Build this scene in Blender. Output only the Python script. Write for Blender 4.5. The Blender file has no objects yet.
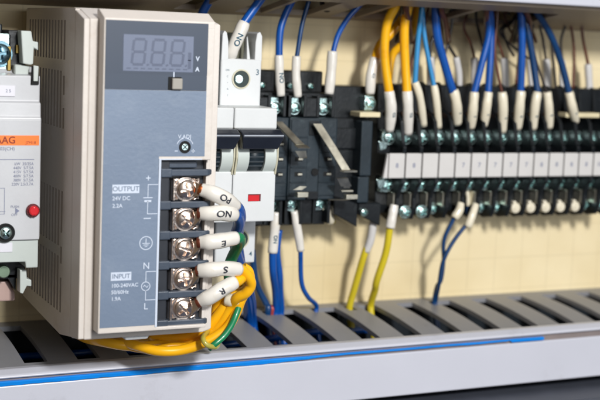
import bpy, bmesh, math, random
from mathutils import Vector, Matrix
random.seed(7)
S = 0.001                      # everything below is written in millimetres
scene = bpy.context.scene
COL = scene.collection
V = Vector

# ------------------------------------------------------------------ camera maths
FPX = 1296.054
Rv = V((0.90420715, -0.4252344, 0.03981376)); Uv = V((0.01777088, 0.13059852, 0.99127606))
Fv = V((0.4267243, 0.89561137, -0.12564491)); CAM = V((-98.444, -347.837, -3.789))
def ray(u, v): return Fv + Rv*((u-300)/FPX) - Uv*((v-200)/FPX)
def at(u, v, Y):               # the point of depth plane Y seen at photo pixel u, v
    d = ray(u, v); return CAM + d*((Y-CAM.y)/d.y)

# ------------------------------------------------------------------ materials
MATS = {}
def lin(c):
    return tuple((x/12.92 if x <= .04045 else ((x+.055)/1.055)**2.4) for x in [y/255 for y in c])
def mat(name, rgb, rough=.5, metal=0, noise=.06, nscale=120, bump=.0, bscale=900, coat=0, dirt=None, emit=None, trans=0, spec=.5, sss=0):
    if name in MATS: return MATS[name]
    m = bpy.data.materials.new(name); m.use_nodes = True
    nt = m.node_tree; N = nt.nodes; L = nt.links
    b = N['Principled BSDF']
    c = lin(rgb)
    tc = N.new('ShaderNodeTexCoord')
    oi = N.new('ShaderNodeObjectInfo')
    off = N.new('ShaderNodeVectorMath'); off.operation = 'MULTIPLY_ADD'
    comb = N.new('ShaderNodeCombineXYZ'); 
    for k in range(3): L.new(oi.outputs['Random'], comb.inputs[k])
    L.new(comb.outputs[0], off.inputs[0]); off.inputs[1].default_value = (3, 5, 7); L.new(tc.outputs['Object'], off.inputs[2])
    n = N.new('ShaderNodeTexNoise'); n.inputs['Scale'].default_value = nscale; n.inputs['Detail'].default_value = 5
    L.new(off.outputs[0], n.inputs['Vector'])
    r = N.new('ShaderNodeValToRGB'); r.color_ramp.elements[0].position = .3; r.color_ramp.elements[1].position = .7
    r.color_ramp.elements[0].color = (*[x*(1-noise) for x in c], 1)
    r.color_ramp.elements[1].color = (*[min(1, x*(1+noise)) for x in c], 1)
    L.new(n.outputs['Fac'], r.inputs['Fac'])
    out = r.outputs['Color']
    if dirt:
        n2 = N.new('ShaderNodeTexNoise'); n2.inputs['Scale'].default_value = dirt[1]; n2.inputs['Detail'].default_value = 8; n2.inputs['Roughness'].default_value = .7
        L.new(off.outputs[0], n2.inputs['Vector'])
        mr = N.new('ShaderNodeMapRange'); mr.inputs['From Min'].default_value = dirt[3] if len(dirt) > 3 else .58; mr.inputs['From Max'].default_value = .78
        mr.inputs['To Max'].default_value = dirt[2]
        L.new(n2.outputs['Fac'], mr.inputs['Value'])
        mx = N.new('ShaderNodeMix'); mx.data_type = 'RGBA'
        L.new(mr.outputs[0], mx.inputs['Factor']); L.new(out, mx.inputs['A']); mx.inputs['B'].default_value = (*lin(dirt[0]), 1)
        out = mx.outputs['Result']
    L.new(out, b.inputs['Base Color'])
    rr = N.new('ShaderNodeMapRange'); rr.inputs['To Min'].default_value = max(.03, rough-.08); rr.inputs['To Max'].default_value = min(1, rough+.1)
    L.new(n.outputs['Fac'], rr.inputs['Value']); L.new(rr.outputs[0], b.inputs['Roughness'])
    b.inputs['Metallic'].default_value = metal
    b.inputs['Specular IOR Level'].default_value = spec
    if coat: b.inputs['Coat Weight'].default_value = coat; b.inputs['Coat Roughness'].default_value = .12
    if sss: b.inputs['Subsurface Weight'].default_value = sss; b.inputs['Subsurface Radius'].default_value = (.001,.001,.001); b.inputs['Subsurface Scale'].default_value = 1
    if bump:
        n3 = N.new('ShaderNodeTexNoise'); n3.inputs['Scale'].default_value = bscale; n3.inputs['Detail'].default_value = 3
        L.new(off.outputs[0], n3.inputs['Vector'])
        bp = N.new('ShaderNodeBump'); bp.inputs['Strength'].default_value = bump; bp.inputs['Distance'].default_value = .0002
        L.new(n3.outputs['Fac'], bp.inputs['Height']); L.new(bp.outputs[0], b.inputs['Normal'])
    if emit:
        b.inputs['Emission Color'].default_value = (*lin(emit[0]), 1); b.inputs['Emission Strength'].default_value = emit[1]
    MATS[name] = m
    return m
M = dict(
 psu   = mat('cream plastic', (206,199,192), .4, bump=.35, noise=.03, dirt=((166,142,112), 55, .4)),
 inner = mat('painted vent shade', (38,30,22), .8),  # dark sheet behind the vents, shade of the hollow put into its colour
 panel = mat('blue grey front label', (110,125,146), .38, noise=.05, nscale=45, bump=.3, dirt=((136,148,164), 70, .5, .52)),
 panel2= mat('dark blue grey label', (50,62,80), .36, noise=.04, nscale=60),
 lcd   = mat('lcd glass', (90,100,124), .24, noise=.05, coat=.2),
 lcdseg= mat('lcd segment ghost', (74,83,106), .28, noise=.02),
 ink_w = mat('white print', (196,206,222), .5, noise=.02),
 ink_l = mat('pale print', (200,216,236), .5, noise=.02),
 ink_k = mat('dark print', (28,34,48), .6, noise=.05),
 ink_g = mat('grey print', (120,126,150), .6, noise=.05),
 ink_t = mat('teal print', (40,84,104), .6, noise=.05),
 ink_b = mat('dark orange print', (130,46,20), .6),
 button= mat('grey button', (150,146,138), .45, noise=.05),
 bar   = mat('slate barrier plastic', (62,72,86), .38, noise=.12, bump=.2, dirt=((110,120,132), 300, .4)),
 nickel= mat('nickel', (240,224,212), .2, 1, noise=.1, nscale=600, bump=.35, bscale=700, dirt=((96,62,40), 420, .75, .56)),
 zinc  = mat('zinc passivated steel', (206,232,230), .26, 1, noise=.15, nscale=600, bump=.35, bscale=700),
 clip  = mat('spring steel clip', (206,202,186), .36, 1, noise=.2, nscale=300),
 copper= mat('copper end', (186,104,58), .35, .9, noise=.15, nscale=500),
 rust  = mat('brown lug barrel', (112,58,40), .4, .5, noise=.2, nscale=500),
 white = mat('white breaker plastic', (208,211,212), .38, noise=.025, bump=.15, dirt=((176,178,176), 70, .3)),
 white2= mat('pale grey breaker plastic', (190,198,194), .4, noise=.03, bump=.1),
 green_k=mat('green black hole', (24,44,42), .4, noise=.2),
 cont  = mat('pale grey contactor plastic', (190,192,196), .4, noise=.03, bump=.15, dirt=((160,164,162), 60, .4)),
 cont2 = mat('greenish grey contactor plastic', (184,192,188), .42, noise=.04, bump=.15, dirt=((140,146,140), 60, .4)),
 orange= mat('orange stripe', (242,122,40), .45, noise=.04),
 red   = mat('red plastic', (206,24,34), .3, noise=.08, coat=.3),
 redrim= mat('dark red rim', (96,10,20), .4),
 black = mat('black plastic', (15,20,24), .34, noise=.25, bump=.25, dirt=((74,84,86), 160, .35)),
 black2= mat('blue black plastic', (30,42,50), .4, noise=.2, bump=.25, dirt=((92,108,112), 160, .4)),
 blackh= mat('glossy black toggle', (34,38,48), .25, noise=.15, bump=.1),
 hole  = mat('deep hole', (8,10,12), .8),
 tag   = mat('white marker plate', (200,198,196), .45, noise=.03, dirt=((170,164,152), 120, .35)),
 sleeve= mat('white marker sleeve', (222,218,210), .2, noise=.05, nscale=200, coat=.6, bump=.25, bscale=260, dirt=((196,174,134), 110, .6)),
 sleevec=mat('aged cream marker sleeve', (222,214,192), .3, noise=.05, coat=.2, dirt=((184,160,118), 120, .45)),
 yellow= mat('yellow insulation', (244,180,18), .32, noise=.06, nscale=150, coat=.25, dirt=((196,120,0), 90, .5)),
 lemon = mat('lemon insulation', (206,186,36), .34, noise=.06, coat=.2),
 green = mat('green insulation', (20,122,78), .34, noise=.08, coat=.2),
 blue  = mat('blue insulation', (10,78,160), .3, noise=.08, nscale=150, coat=.25, dirt=((6,40,96), 90, .5)),
 lblue = mat('light blue insulation', (48,138,196), .34, noise=.06, coat=.2),
 nblue = mat('navy insulation', (14,58,104), .34, noise=.1, coat=.2),
 kwire = mat('black insulation', (34,28,30), .35, noise=.1, coat=.2),
 bwire = mat('brown insulation', (96,54,40), .35, noise=.1, coat=.2),
 rwire = mat('dull red insulation', (160,62,58), .35, noise=.1, coat=.2),
 duct  = mat('grey duct plastic', (130,131,136), .42, noise=.05, nscale=50, bump=.2, dirt=((98,92,88), 60, .55)),
 cover = mat('pale duct cover', (192,194,205), .36, noise=.025, nscale=30, bump=.12, dirt=((150,148,152), 40, .5)),
 film  = mat('blue protective film', (8,128,220), .25, noise=.1, nscale=80, coat=.4),
 ductin= mat('painted duct shade', (14,24,32), .6, noise=.3, nscale=60),  # near black paints in the shade inside the grey duct
 frame = mat('plain dark grey', (66,70,80), .45, noise=.08),
 rail  = mat('galvanised din rail', (186,184,172), .35, .9, noise=.1, nscale=200),
 wood  = mat('taupe duct plastic', (156,140,122), .5, noise=.06, nscale=40, bump=.1),
 pink  = mat('dull pink terminal cover', (176,150,142), .5, noise=.06),
)
# cream plate with a faint square grid printed on it
def plate_mat():
    m = bpy.data.materials.new('cream mounting plate'); m.use_nodes = True; nt = m.node_tree; N = nt.nodes; L = nt.links
    b = N['Principled BSDF']; tc = N.new('ShaderNodeTexCoord')
    sep = N.new('ShaderNodeSeparateXYZ'); L.new(tc.outputs['Object'], sep.inputs[0])
    fac = None
    for ax in ('X', 'Z'):
        a = N.new('ShaderNodeMath'); a.operation = 'MULTIPLY'; a.inputs[1].default_value = 1/.0125; L.new(sep.outputs[ax], a.inputs[0])
        f = N.new('ShaderNodeMath'); f.operation = 'FRACT'; L.new(a.outputs[0], f.inputs[0])
        s = N.new('ShaderNodeMath'); s.operation = 'LESS_THAN'; s.inputs[1].default_value = .04; L.new(f.outputs[0], s.inputs[0])
        if fac is None: fac = s
        else:
            mx = N.new('ShaderNodeMath'); mx.operation = 'MAXIMUM'; L.new(fac.outputs[0], mx.inputs[0]); L.new(s.outputs[0], mx.inputs[1]); fac = mx
    n = N.new('ShaderNodeTexNoise'); n.inputs['Scale'].default_value = 14; n.inputs['Detail'].default_value = 7; L.new(tc.outputs['Object'], n.inputs['Vector'])
    r = N.new('ShaderNodeValToRGB'); r.color_ramp.elements[0].position = .3; r.color_ramp.elements[1].position = .72
    r.color_ramp.elements[0].color = (*lin((214,194,148)), 1); r.color_ramp.elements[1].color = (*lin((242,228,192)), 1)
    L.new(n.outputs['Fac'], r.inputs['Fac'])
    mul = N.new('ShaderNodeMath'); mul.operation = 'MULTIPLY'; mul.inputs[1].default_value = .16; L.new(fac.outputs[0], mul.inputs[0])
    m2 = N.new('ShaderNodeMix'); m2.data_type = 'RGBA'; L.new(mul.outputs[0], m2.inputs['Factor']); L.new(r.outputs[0], m2.inputs['A']); m2.inputs['B'].default_value = (*lin((160,144,104)), 1)
    L.new(m2.outputs['Result'], b.inputs['Base Color']); b.inputs['Roughness'].default_value = .5
    return m
M['plate'] = plate_mat()

# ------------------------------------------------------------------ builders
def tag(o, label=None, cat=None, group=None, kind=None):
    if label: o['label'] = label
    if cat: o['category'] = cat
    if group: o['group'] = group
    if kind: o['kind'] = kind
    return o
def thing(name, label, cat, base, group=None):
    o = bpy.data.objects.new(name, None); COL.objects.link(o); o.empty_display_size = .005
    o.location = V(base)*S
    return tag(o, label, cat, group)
def base_of(o):
    p = V((0, 0, 0))
    while o: p = p + o.location; o = o.parent
    return p
class MB:
    def __init__(s): s.bm = bmesh.new(); s.smooth = False
    def _merge(s, b2, bevel=0, seg=2, smooth=False):
        if bevel:
            bmesh.ops.bevel(b2, geom=list(b2.edges), offset=bevel, segments=seg, affect='EDGES', profile=.5, clamp_overlap=True)
        if smooth:
            for f in b2.faces: f.smooth = True
        me = bpy.data.meshes.new('tmp'); b2.to_mesh(me); b2.free(); s.bm.from_mesh(me); bpy.data.meshes.remove(me)
        return s
    def hull(s, pts, bevel=0, seg=2):
        b = bmesh.new()
        for p in pts: b.verts.new(p)
        r = bmesh.ops.convex_hull(b, input=list(b.verts))
        for v in [v for v in b.verts if not v.link_faces]: b.verts.remove(v)
        bmesh.ops.dissolve_limit(b, angle_limit=.02, verts=list(b.verts), edges=list(b.edges))
        bmesh.ops.recalc_face_normals(b, faces=list(b.faces))
        return s._merge(b, bevel, seg)
    def box(s, x0, x1, y0, y1, z0, z1, bevel=0, seg=2, rot=None):
        pts = [V((x, y, z)) for x in (x0, x1) for y in (y0, y1) for z in (z0, z1)]
        if rot:
            c = V(((x0+x1)/2, (y0+y1)/2, (z0+z1)/2)); R_ = Matrix.Rotation(rot[0], 3, rot[1]); pts = [c+R_@(p-c) for p in pts]
        return s.hull(pts, bevel, seg)
    def prism(s, poly, axis, a, b_, bevel=0, seg=1):     # poly may be concave; axis 'X': (y,z), 'Y': (x,z), 'Z': (x,y)
        def P(p, t):
            return {'X': (t, p[0], p[1]), 'Y': (p[0], t, p[1]), 'Z': (p[0], p[1], t)}[axis]
        b = bmesh.new()
        A = [b.verts.new(P(p, a)) for p in poly]; B = [b.verts.new(P(p, b_)) for p in poly]
        b.faces.new(A); b.faces.new(B[::-1]); n = len(poly)
        for i in range(n): b.faces.new((A[i], B[i], B[(i+1) % n], A[(i+1) % n]))
        bmesh.ops.recalc_face_normals(b, faces=list(b.faces))
        return s._merge(b, bevel, seg)
    def cyl(s, p0, p1, r0, r1=None, n=24, bevel=0, smooth=True):
        r1 = r0 if r1 is None else r1
        p0 = V(p0); p1 = V(p1); d = (p1-p0); q = d.to_track_quat('Z', 'Y')
        b = bmesh.new()
        A = [b.verts.new(p0+q@V((r0*math.cos(2*math.pi*i/n), r0*math.sin(2*math.pi*i/n), 0))) for i in range(n)]
        B = [b.verts.new(p1+q@V((r1*math.cos(2*math.pi*i/n), r1*math.sin(2*math.pi*i/n), 0))) for i in range(n)]
        fa = b.faces.new(A[::-1]); fb = b.faces.new(B)
        sides = [b.faces.new((A[i], A[(i+1) % n], B[(i+1) % n], B[i])) for i in range(n)]
        if bevel:
            es = list(set(list(fa.edges)+list(fb.edges)))
            bmesh.ops.bevel(b, geom=es, offset=bevel, segments=2, affect='EDGES', profile=.5, clamp_overlap=True)
        for f in b.faces: f.smooth = len(f.verts) == 4
        return s._merge(b)
    def ring(s, c, axis, r_out, r_in, depth, n=28):
        c = V(c); q = V(axis).normalized().to_track_quat('Z', 'Y'); b = bmesh.new(); L = []
        for r, h in ((r_in, 0), (r_in, depth), (r_out, depth), (r_out, 0)):
            L.append([b.verts.new(c+q@V((r*math.cos(2*math.pi*i/n), r*math.sin(2*math.pi*i/n), h))) for i in range(n)])
        for k in range(4):
            A, B = L[k], L[(k+1) % 4]
            for i in range(n): b.faces.new((A[i], A[(i+1) % n], B[(i+1) % n], B[i]))
        bmesh.ops.recalc_face_normals(b, faces=list(b.faces))
        return s._merge(b)
    def tube(s, pts, rad, n=16, flat=None):
        sweep(s, pts, rad, n, flat); return s
    def plate_holes(s, u0, u1, v0, v1, holes, fn, depth, cuts=()):  # grid sheet with rectangular holes; fn(u,v,t) -> point
        us = sorted(set([u0, u1]+[h[0] for h in holes]+[h[1] for h in holes])); vs = sorted(set([v0, v1]+list(cuts)+[h[2] for h in holes]+[h[3] for h in holes]))
        b = bmesh.new(); C0 = {}; 
        def vt(u, v, t):
            k = (round(u, 4), round(v, 4), t)
            if k not in C0: C0[k] = b.verts.new(fn(u, v, t))
            return C0[k]
        def hole(i, j):
            if i < 0 or j < 0 or i >= len(us)-1 or j >= len(vs)-1: return True
            cu = (us[i]+us[i+1])/2; cv = (vs[j]+vs[j+1])/2
            return any(h[0] < cu < h[1] and h[2] < cv < h[3] for h in holes)
        for i in range(len(us)-1):
            for j in range(len(vs)-1):
                if hole(i, j): continue
                a, c, d, e = us[i], us[i+1], vs[j], vs[j+1]
                b.faces.new((vt(a, d, 0), vt(c, d, 0), vt(c, e, 0), vt(a, e, 0)))
                b.faces.new((vt(a, d, depth), vt(a, e, depth), vt(c, e, depth), vt(c, d, depth)))
                for (di, dj, p, q) in ((-1, 0, (a, d), (a, e)), (1, 0, (c, d), (c, e)), (0, -1, (a, d), (c, d)), (0, 1, (a, e), (c, e))):
                    if hole(i+di, j+dj): b.faces.new((vt(*p, 0), vt(*q, 0), vt(*q, depth), vt(*p, depth)))
        bmesh.ops.recalc_face_normals(b, faces=list(b.faces))
        return s._merge(b)
    def build(s, name, m, parent=None, origin=None):
        me = bpy.data.meshes.new(name)
        base = base_of(parent) if parent else (V(origin)*S if origin is not None else V((0, 0, 0)))
        for v in s.bm.verts: v.co = v.co*S - base
        s.bm.to_mesh(me); s.bm.free()
        o = bpy.data.objects.new(name, me); COL.objects.link(o)
        if parent: o.parent = parent
        else: o.location = base
        if isinstance(m, (list, tuple)):
            for k in m: me.materials.append(k)
        else: me.materials.append(m)
        return o
def catmull(pts, k=8):
    pts = [V(p) for p in pts]
    if len(pts) == 2: pts = [pts[0], (pts[0]+pts[1])/2, pts[1]]
    P = [2*pts[0]-pts[1]]+pts+[2*pts[-1]-pts[-2]]; out = []
    for i in range(1, len(P)-2):
        a, b, c, d = P[i-1:i+3]
        for j in range(k):
            t = j/k
            out.append(.5*((2*b)+(c-a)*t+(2*a-5*b+4*c-d)*t*t+(3*b-a-3*c+d)*t**3))
    out.append(P[-2]); return out
def frames(path):
    fr = []; up = V((0, -1, 0))
    for i, p in enumerate(path):
        t = (path[min(i+1, len(path)-1)]-path[max(i-1, 0)]).normalized()
        u = (up - t*up.dot(t)); u = u.normalized() if u.length > 1e-4 else V((1, 0, 0)); up = u
        fr.append((p, t, u, t.cross(u)))
    return fr
def sweep(mb, pts, rad, n=16, flat=None):
    path = catmull(pts); fr = frames(path); b = bmesh.new(); rings = []
    for i, (p, t, u, w) in enumerate(fr):
        f = i/(len(fr)-1)
        if callable(rad): r = rad(f)
        else: r = rad
        fl = flat(f) if flat else 1
        rings.append([b.verts.new(p+u*(r*fl*math.cos(2*math.pi*k/n))+w*(r*math.sin(2*math.pi*k/n))) for k in range(n)])
    for A, B in zip(rings, rings[1:]):
        for k in range(n):
            f = b.faces.new((A[k], A[(k+1) % n], B[(k+1) % n], B[k])); f.smooth = True
    b.faces.new(rings[0][::-1]); b.faces.new(rings[-1])
    bmesh.ops.recalc_face_normals(b, faces=list(b.faces))
    mb._merge(b)
def glyphs(body, size, bold=0.0, align='CENTER'):          # text outline as a list of local (x, y) verts + faces
    cu = bpy.data.curves.new('t', 'FONT'); cu.body = body; cu.size = size*1.38; cu.align_x = align; cu.align_y = 'CENTER'; cu.offset = bold; cu.resolution_u = 3
    o = bpy.data.objects.new('t', cu); COL.objects.link(o)
    dg = bpy.context.evaluated_depsgraph_get(); dg.update()
    me = bpy.data.meshes.new_from_object(o.evaluated_get(dg))
    vs = [(v.co.x, v.co.y) for v in me.vertices]; fs = [tuple(p.vertices) for p in me.polygons]
    bpy.data.objects.remove(o); bpy.data.curves.remove(cu); bpy.data.meshes.remove(me)
    return vs, fs
def add_text(mb, body, size, c, bold=0.0, align='CENTER', sx=1, turn=False, nrm='-Y', lift=.06):
    vs, fs = glyphs(body, size, bold, align); c = V(c); k = -1 if turn else 1
    b = bmesh.new(); W = [b.verts.new((c.x+x*sx*k, c.y-lift, c.z+y*k)) for x, y in vs]
    for f in fs:
        try: b.faces.new([W[i] for i in f])
        except ValueError: pass
    return mb._merge(b)
def stroke(mb, pts, y, w=.25):                            # printed line of thickness w through (x, z) points on plane y
    for (x0, z0), (x1, z1) in zip(pts, pts[1:]):
        d = V((x1-x0, z1-z0)); n = V((-d.y, d.x)).normalized()*w/2; e = d.normalized()*w/2
        b = bmesh.new()
        b.faces.new([b.verts.new(p) for p in ((x0-e.x+n.x, y, z0-e.y+n.y), (x1+e.x+n.x, y, z1+e.y+n.y), (x1+e.x-n.x, y, z1+e.y-n.y), (x0-e.x-n.x, y, z0-e.y-n.y))])
        mb._merge(b); y -= .004
def circle_line(mb, cx, cz, r, y, w=.25, a0=0, a1=360, n=28):
    pts = [(cx+r*math.cos(math.radians(a0+(a1-a0)*i/n)), cz+r*math.sin(math.radians(a0+(a1-a0)*i/n))) for i in range(n+1)]
    b = bmesh.new(); A = []
    for i in range(n+1):
        a = math.radians(a0+(a1-a0)*i/n)
        A.append((b.verts.new((cx+(r-w/2)*math.cos(a), y, cz+(r-w/2)*math.sin(a))), b.verts.new((cx+(r+w/2)*math.cos(a), y, cz+(r+w/2)*math.sin(a)))))
    for p, q in zip(A, A[1:]): b.faces.new((p[0], p[1], q[1], q[0]))
    mb._merge(b)
def copy_tree(o, parent=None):
    c = o.copy(); COL.objects.link(c); c.parent = parent
    for ch in list(o.children): copy_tree(ch, c)
    return c

def screw_head(parent, c, r, m, name='screw', h=1.6, washer=True, plate=None, ang=.4):
    """pan head cross screw facing -Y, with washer; c = centre of the seat face"""
    c = V(c); mb = MB()
    if washer:
        mb.cyl(c+V((0, .2, 0)), c+V((0, -.5, 0)), r*1.28, n=32, bevel=.12)
    mb.ring(c+V((0, -.4, 0)), (0, -1, 0), r, r*.98, h*.55-.4, 32)
    # dome made of rings with a cross recess pressed in
    b = bmesh.new(); rings = []; n = 64; K = 16
    for k in range(K+1):
        rr = r*(1-k/K); rr = max(rr, .001)
        row = []
        for i in range(n):
            a = 2*math.pi*i/n; x = rr*math.cos(a); z = rr*math.sin(a)
            y = -h*.55-(h*.45)*math.sqrt(max(0, 1-(rr/r)**2))
            xa = x*math.cos(ang)+z*math.sin(ang); za = -x*math.sin(ang)+z*math.cos(ang)
            w = r*.14
            if (abs(xa) < w or abs(za) < w) and rr < r*.7: y += h*.95
            row.append(b.verts.new(c+V((x, y, z))))
        rings.append(row)
    for A, B in zip(rings, rings[1:]):
        for i in range(n):
            f = b.faces.new((A[i], A[(i+1) % n], B[(i+1) % n], B[i])); f.smooth = False
    bmesh.ops.recalc_face_normals(b, faces=list(b.faces)); mb._merge(b)
    return mb.build(name, m, parent)

# ================================================================== THE SETTING
mb = MB(); mb.box(-320, 520, 72.7, 75, -330, 260); o = mb.build('back_plate', M['plate']); tag(o, kind='structure')

t = thing('din_rail', 'galvanised steel mounting rail running behind the breaker and terminals', 'mounting rail', (100, 72.6, -45))
mb = MB()
mb.box(-300, 460, 66.2, 67.4, -62.5, -56, .2); mb.box(-300, 460, 66.2, 67.4, -34, -27.5, .2); mb.box(-300, 460, 71.3, 72.6, -55.5, -34.5)
mb.box(-300, 460, 67.0, 71.9, -57, -55.7); mb.box(-300, 460, 67.0, 71.9, -34.3, -33)
mb.build('rail_profile', M['rail'], t)

def rz(y):   # lower duct upper side slopes down towards the front, its fingers arch slightly
    f = min(1, max(0, (y-29)/43))
    return -102.0 - (68-y)*.084 + .9*math.sin(math.pi*f)
def tz(x): return (x-40)*.0055      # the cover sits a touch askew
def make_duct():
    t = thing('wiring_duct', 'long grey slotted wiring duct with pale cover running under all devices', 'cable duct', (100, 50, -122))
    holes = []; x = -.7-16.45*18
    while x < 440:
        if x-6.6 > -299: holes.append((x-7.0, x+.1, 31.0, 66.5))
        x += 16.45
    for u, v in ((276, 311), (281, 311), (316, 311), (268, 312), (272, 312), (350, 308), (371, 309), (434, 302), (436, 302)):
        c = at(u, v, 64).x; holes.append((c-1.7, c+1.7, 60.8, 66.5))      # worn notches where wires enter
    cuts = [31.0+35.5*i/10 for i in range(1, 10)]
    mb = MB(); mb.plate_holes(-300, 460, 28.6, 72.4, holes, lambda u, v, tt: (u, v, rz(v)-tt), 1.6, cuts)
    mb.build('slotted_side', M['duct'], t)
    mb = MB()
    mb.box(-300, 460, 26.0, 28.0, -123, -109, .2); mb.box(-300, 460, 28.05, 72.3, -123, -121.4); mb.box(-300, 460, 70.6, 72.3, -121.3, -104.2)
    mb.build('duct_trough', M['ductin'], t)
    X2 = (-300, 460)
    mb = MB(); mb.hull([(x, y, z) for x in X2 for y in (23.4, 25.6) for z in (-124.2+tz(x), -109.2+tz(x))], .4); mb.build('cover', M['cover'], t)
    mb = MB(); mb.hull([(x, y, z+tz(x)) for x in X2 for y, z in ((28.9, rz(29)+.35), (26.2, rz(29)+.45), (23.4, -105.9), (22.9, -106.5), (23.4, -107.0), (28.4, -107.4))], .3)
    mb.build('cover_lip', M['cover'], t)
    mb = MB(); mb.hull([(x, y, z+tz(x)) for x in X2 for y, z in ((24.2, -106.95), (24.2, -109.3), (28.2, -109.3), (28.2, -107.45))]); mb.build('cover_groove', mat('groove shadow line', (128,118,116), .5, noise=.08, dirt=((90,70,60), 60, .5)), t)  # brown grey strip colours in the shadow line under the lip
    # remains of the blue protective film along the lip
    mb = MB(); b = bmesh.new(); prev = None
    n = 220
    for i in range(n+1):
        x = -120+i*(177+120)/n
        w = 1.25 if x < 76 else max(.55, 1.25-.06*(x-76))
        w *= (1+.07*math.sin(x*.31)+.05*math.sin(x*1.13+1)+.03*random.random())
        if x > 161: w = 1.05 if x > 162.2 else .12
        z0_ = -107.75+tz(x)+.05*math.sin(x*.2)
        row = [b.verts.new(p) for p in ((x, 24.3, z0_+.1), (x, 23.35, z0_), (x, 23.1, z0_-.3), (x, 23.2, z0_-w), (x, 23.5, z0_-w-.05))]
        if prev:
            for q in range(4): b.faces.new((prev[q], prev[q+1], row[q+1], row[q]))
        prev = row
    mb._merge(b); f = mb.build('film_strip', M['film'], t); f['label'] = 'torn bright blue protective film edge'
    return t
duct = make_duct()
# loose wires lying inside the lower duct
for i, (yy, zz, mm, r, lab) in enumerate(((48, -113, 'nblue', 1.6, 'navy wire lying deepest inside the lower slotted duct'), (60, -110.5, 'blue', 1.2, 'blue wire lying inside the lower duct close to the back plate'), (39, -112, 'kwire', 1.5, 'black wire lying inside the lower duct behind its cover'))):
    mb = MB(); mb.tube([(-160+j*24, yy+3*math.sin(j*1.7+i), zz+1.0*math.sin(j*1.1+i*2)) for j in range(13)], r, 12)
    tag(mb.build('duct_wire', M[mm], None, (0, yy, zz)), lab, 'wire', 'wires lying in the lower duct')

mb = MB(); mb.box(-320, 520, 8, 72.6, -190, -126.5, .8); tag(mb.build('lower_bar', M['frame'], None, (0, 30, -190)), 'dark grey bar put in below the duct cover', 'cabinet rail')  # plain bar put in for an unidentified dark area below the duct

def make_top_duct():
    holes = []
    t = thing('wiring_duct', 'taupe slotted wiring duct along the top edge where the wires enter', 'cable duct', (100, 50, 3))
    for u, w_ in ((203, 5), (268, 7), (299, 6), (315, 8), (366, 7), (408, 16), (440, 14), (487, 14), (523, 16)):
        c = at(u, -6, 50).x; holes.append((c-w_/2-1.5, c+w_/2+1.5, 40, 67))
    x = 250
    while x < 440: holes.append((x, x+5.3, 40, 67)); x += 16.45
    mb = MB(); mb.plate_holes(-300, 460, 29, 72.4, holes, lambda u, v, tt: (u, v, 2.6+(72.4-v)*.155+tt), 1.8)
    mb.build('slotted_side', M['wood'], t)
    mb = MB(); mb.box(-300, 460, 25.5, 28.9, 10.4, 60, .6); mb.build('cover', M['cover'], t)
    mb = MB(); mb.box(-299, 459, 30, 72.2, 50, 52); mb.build('trough_floor', M['wood'], t)
    return t
make_top_duct()

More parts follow.
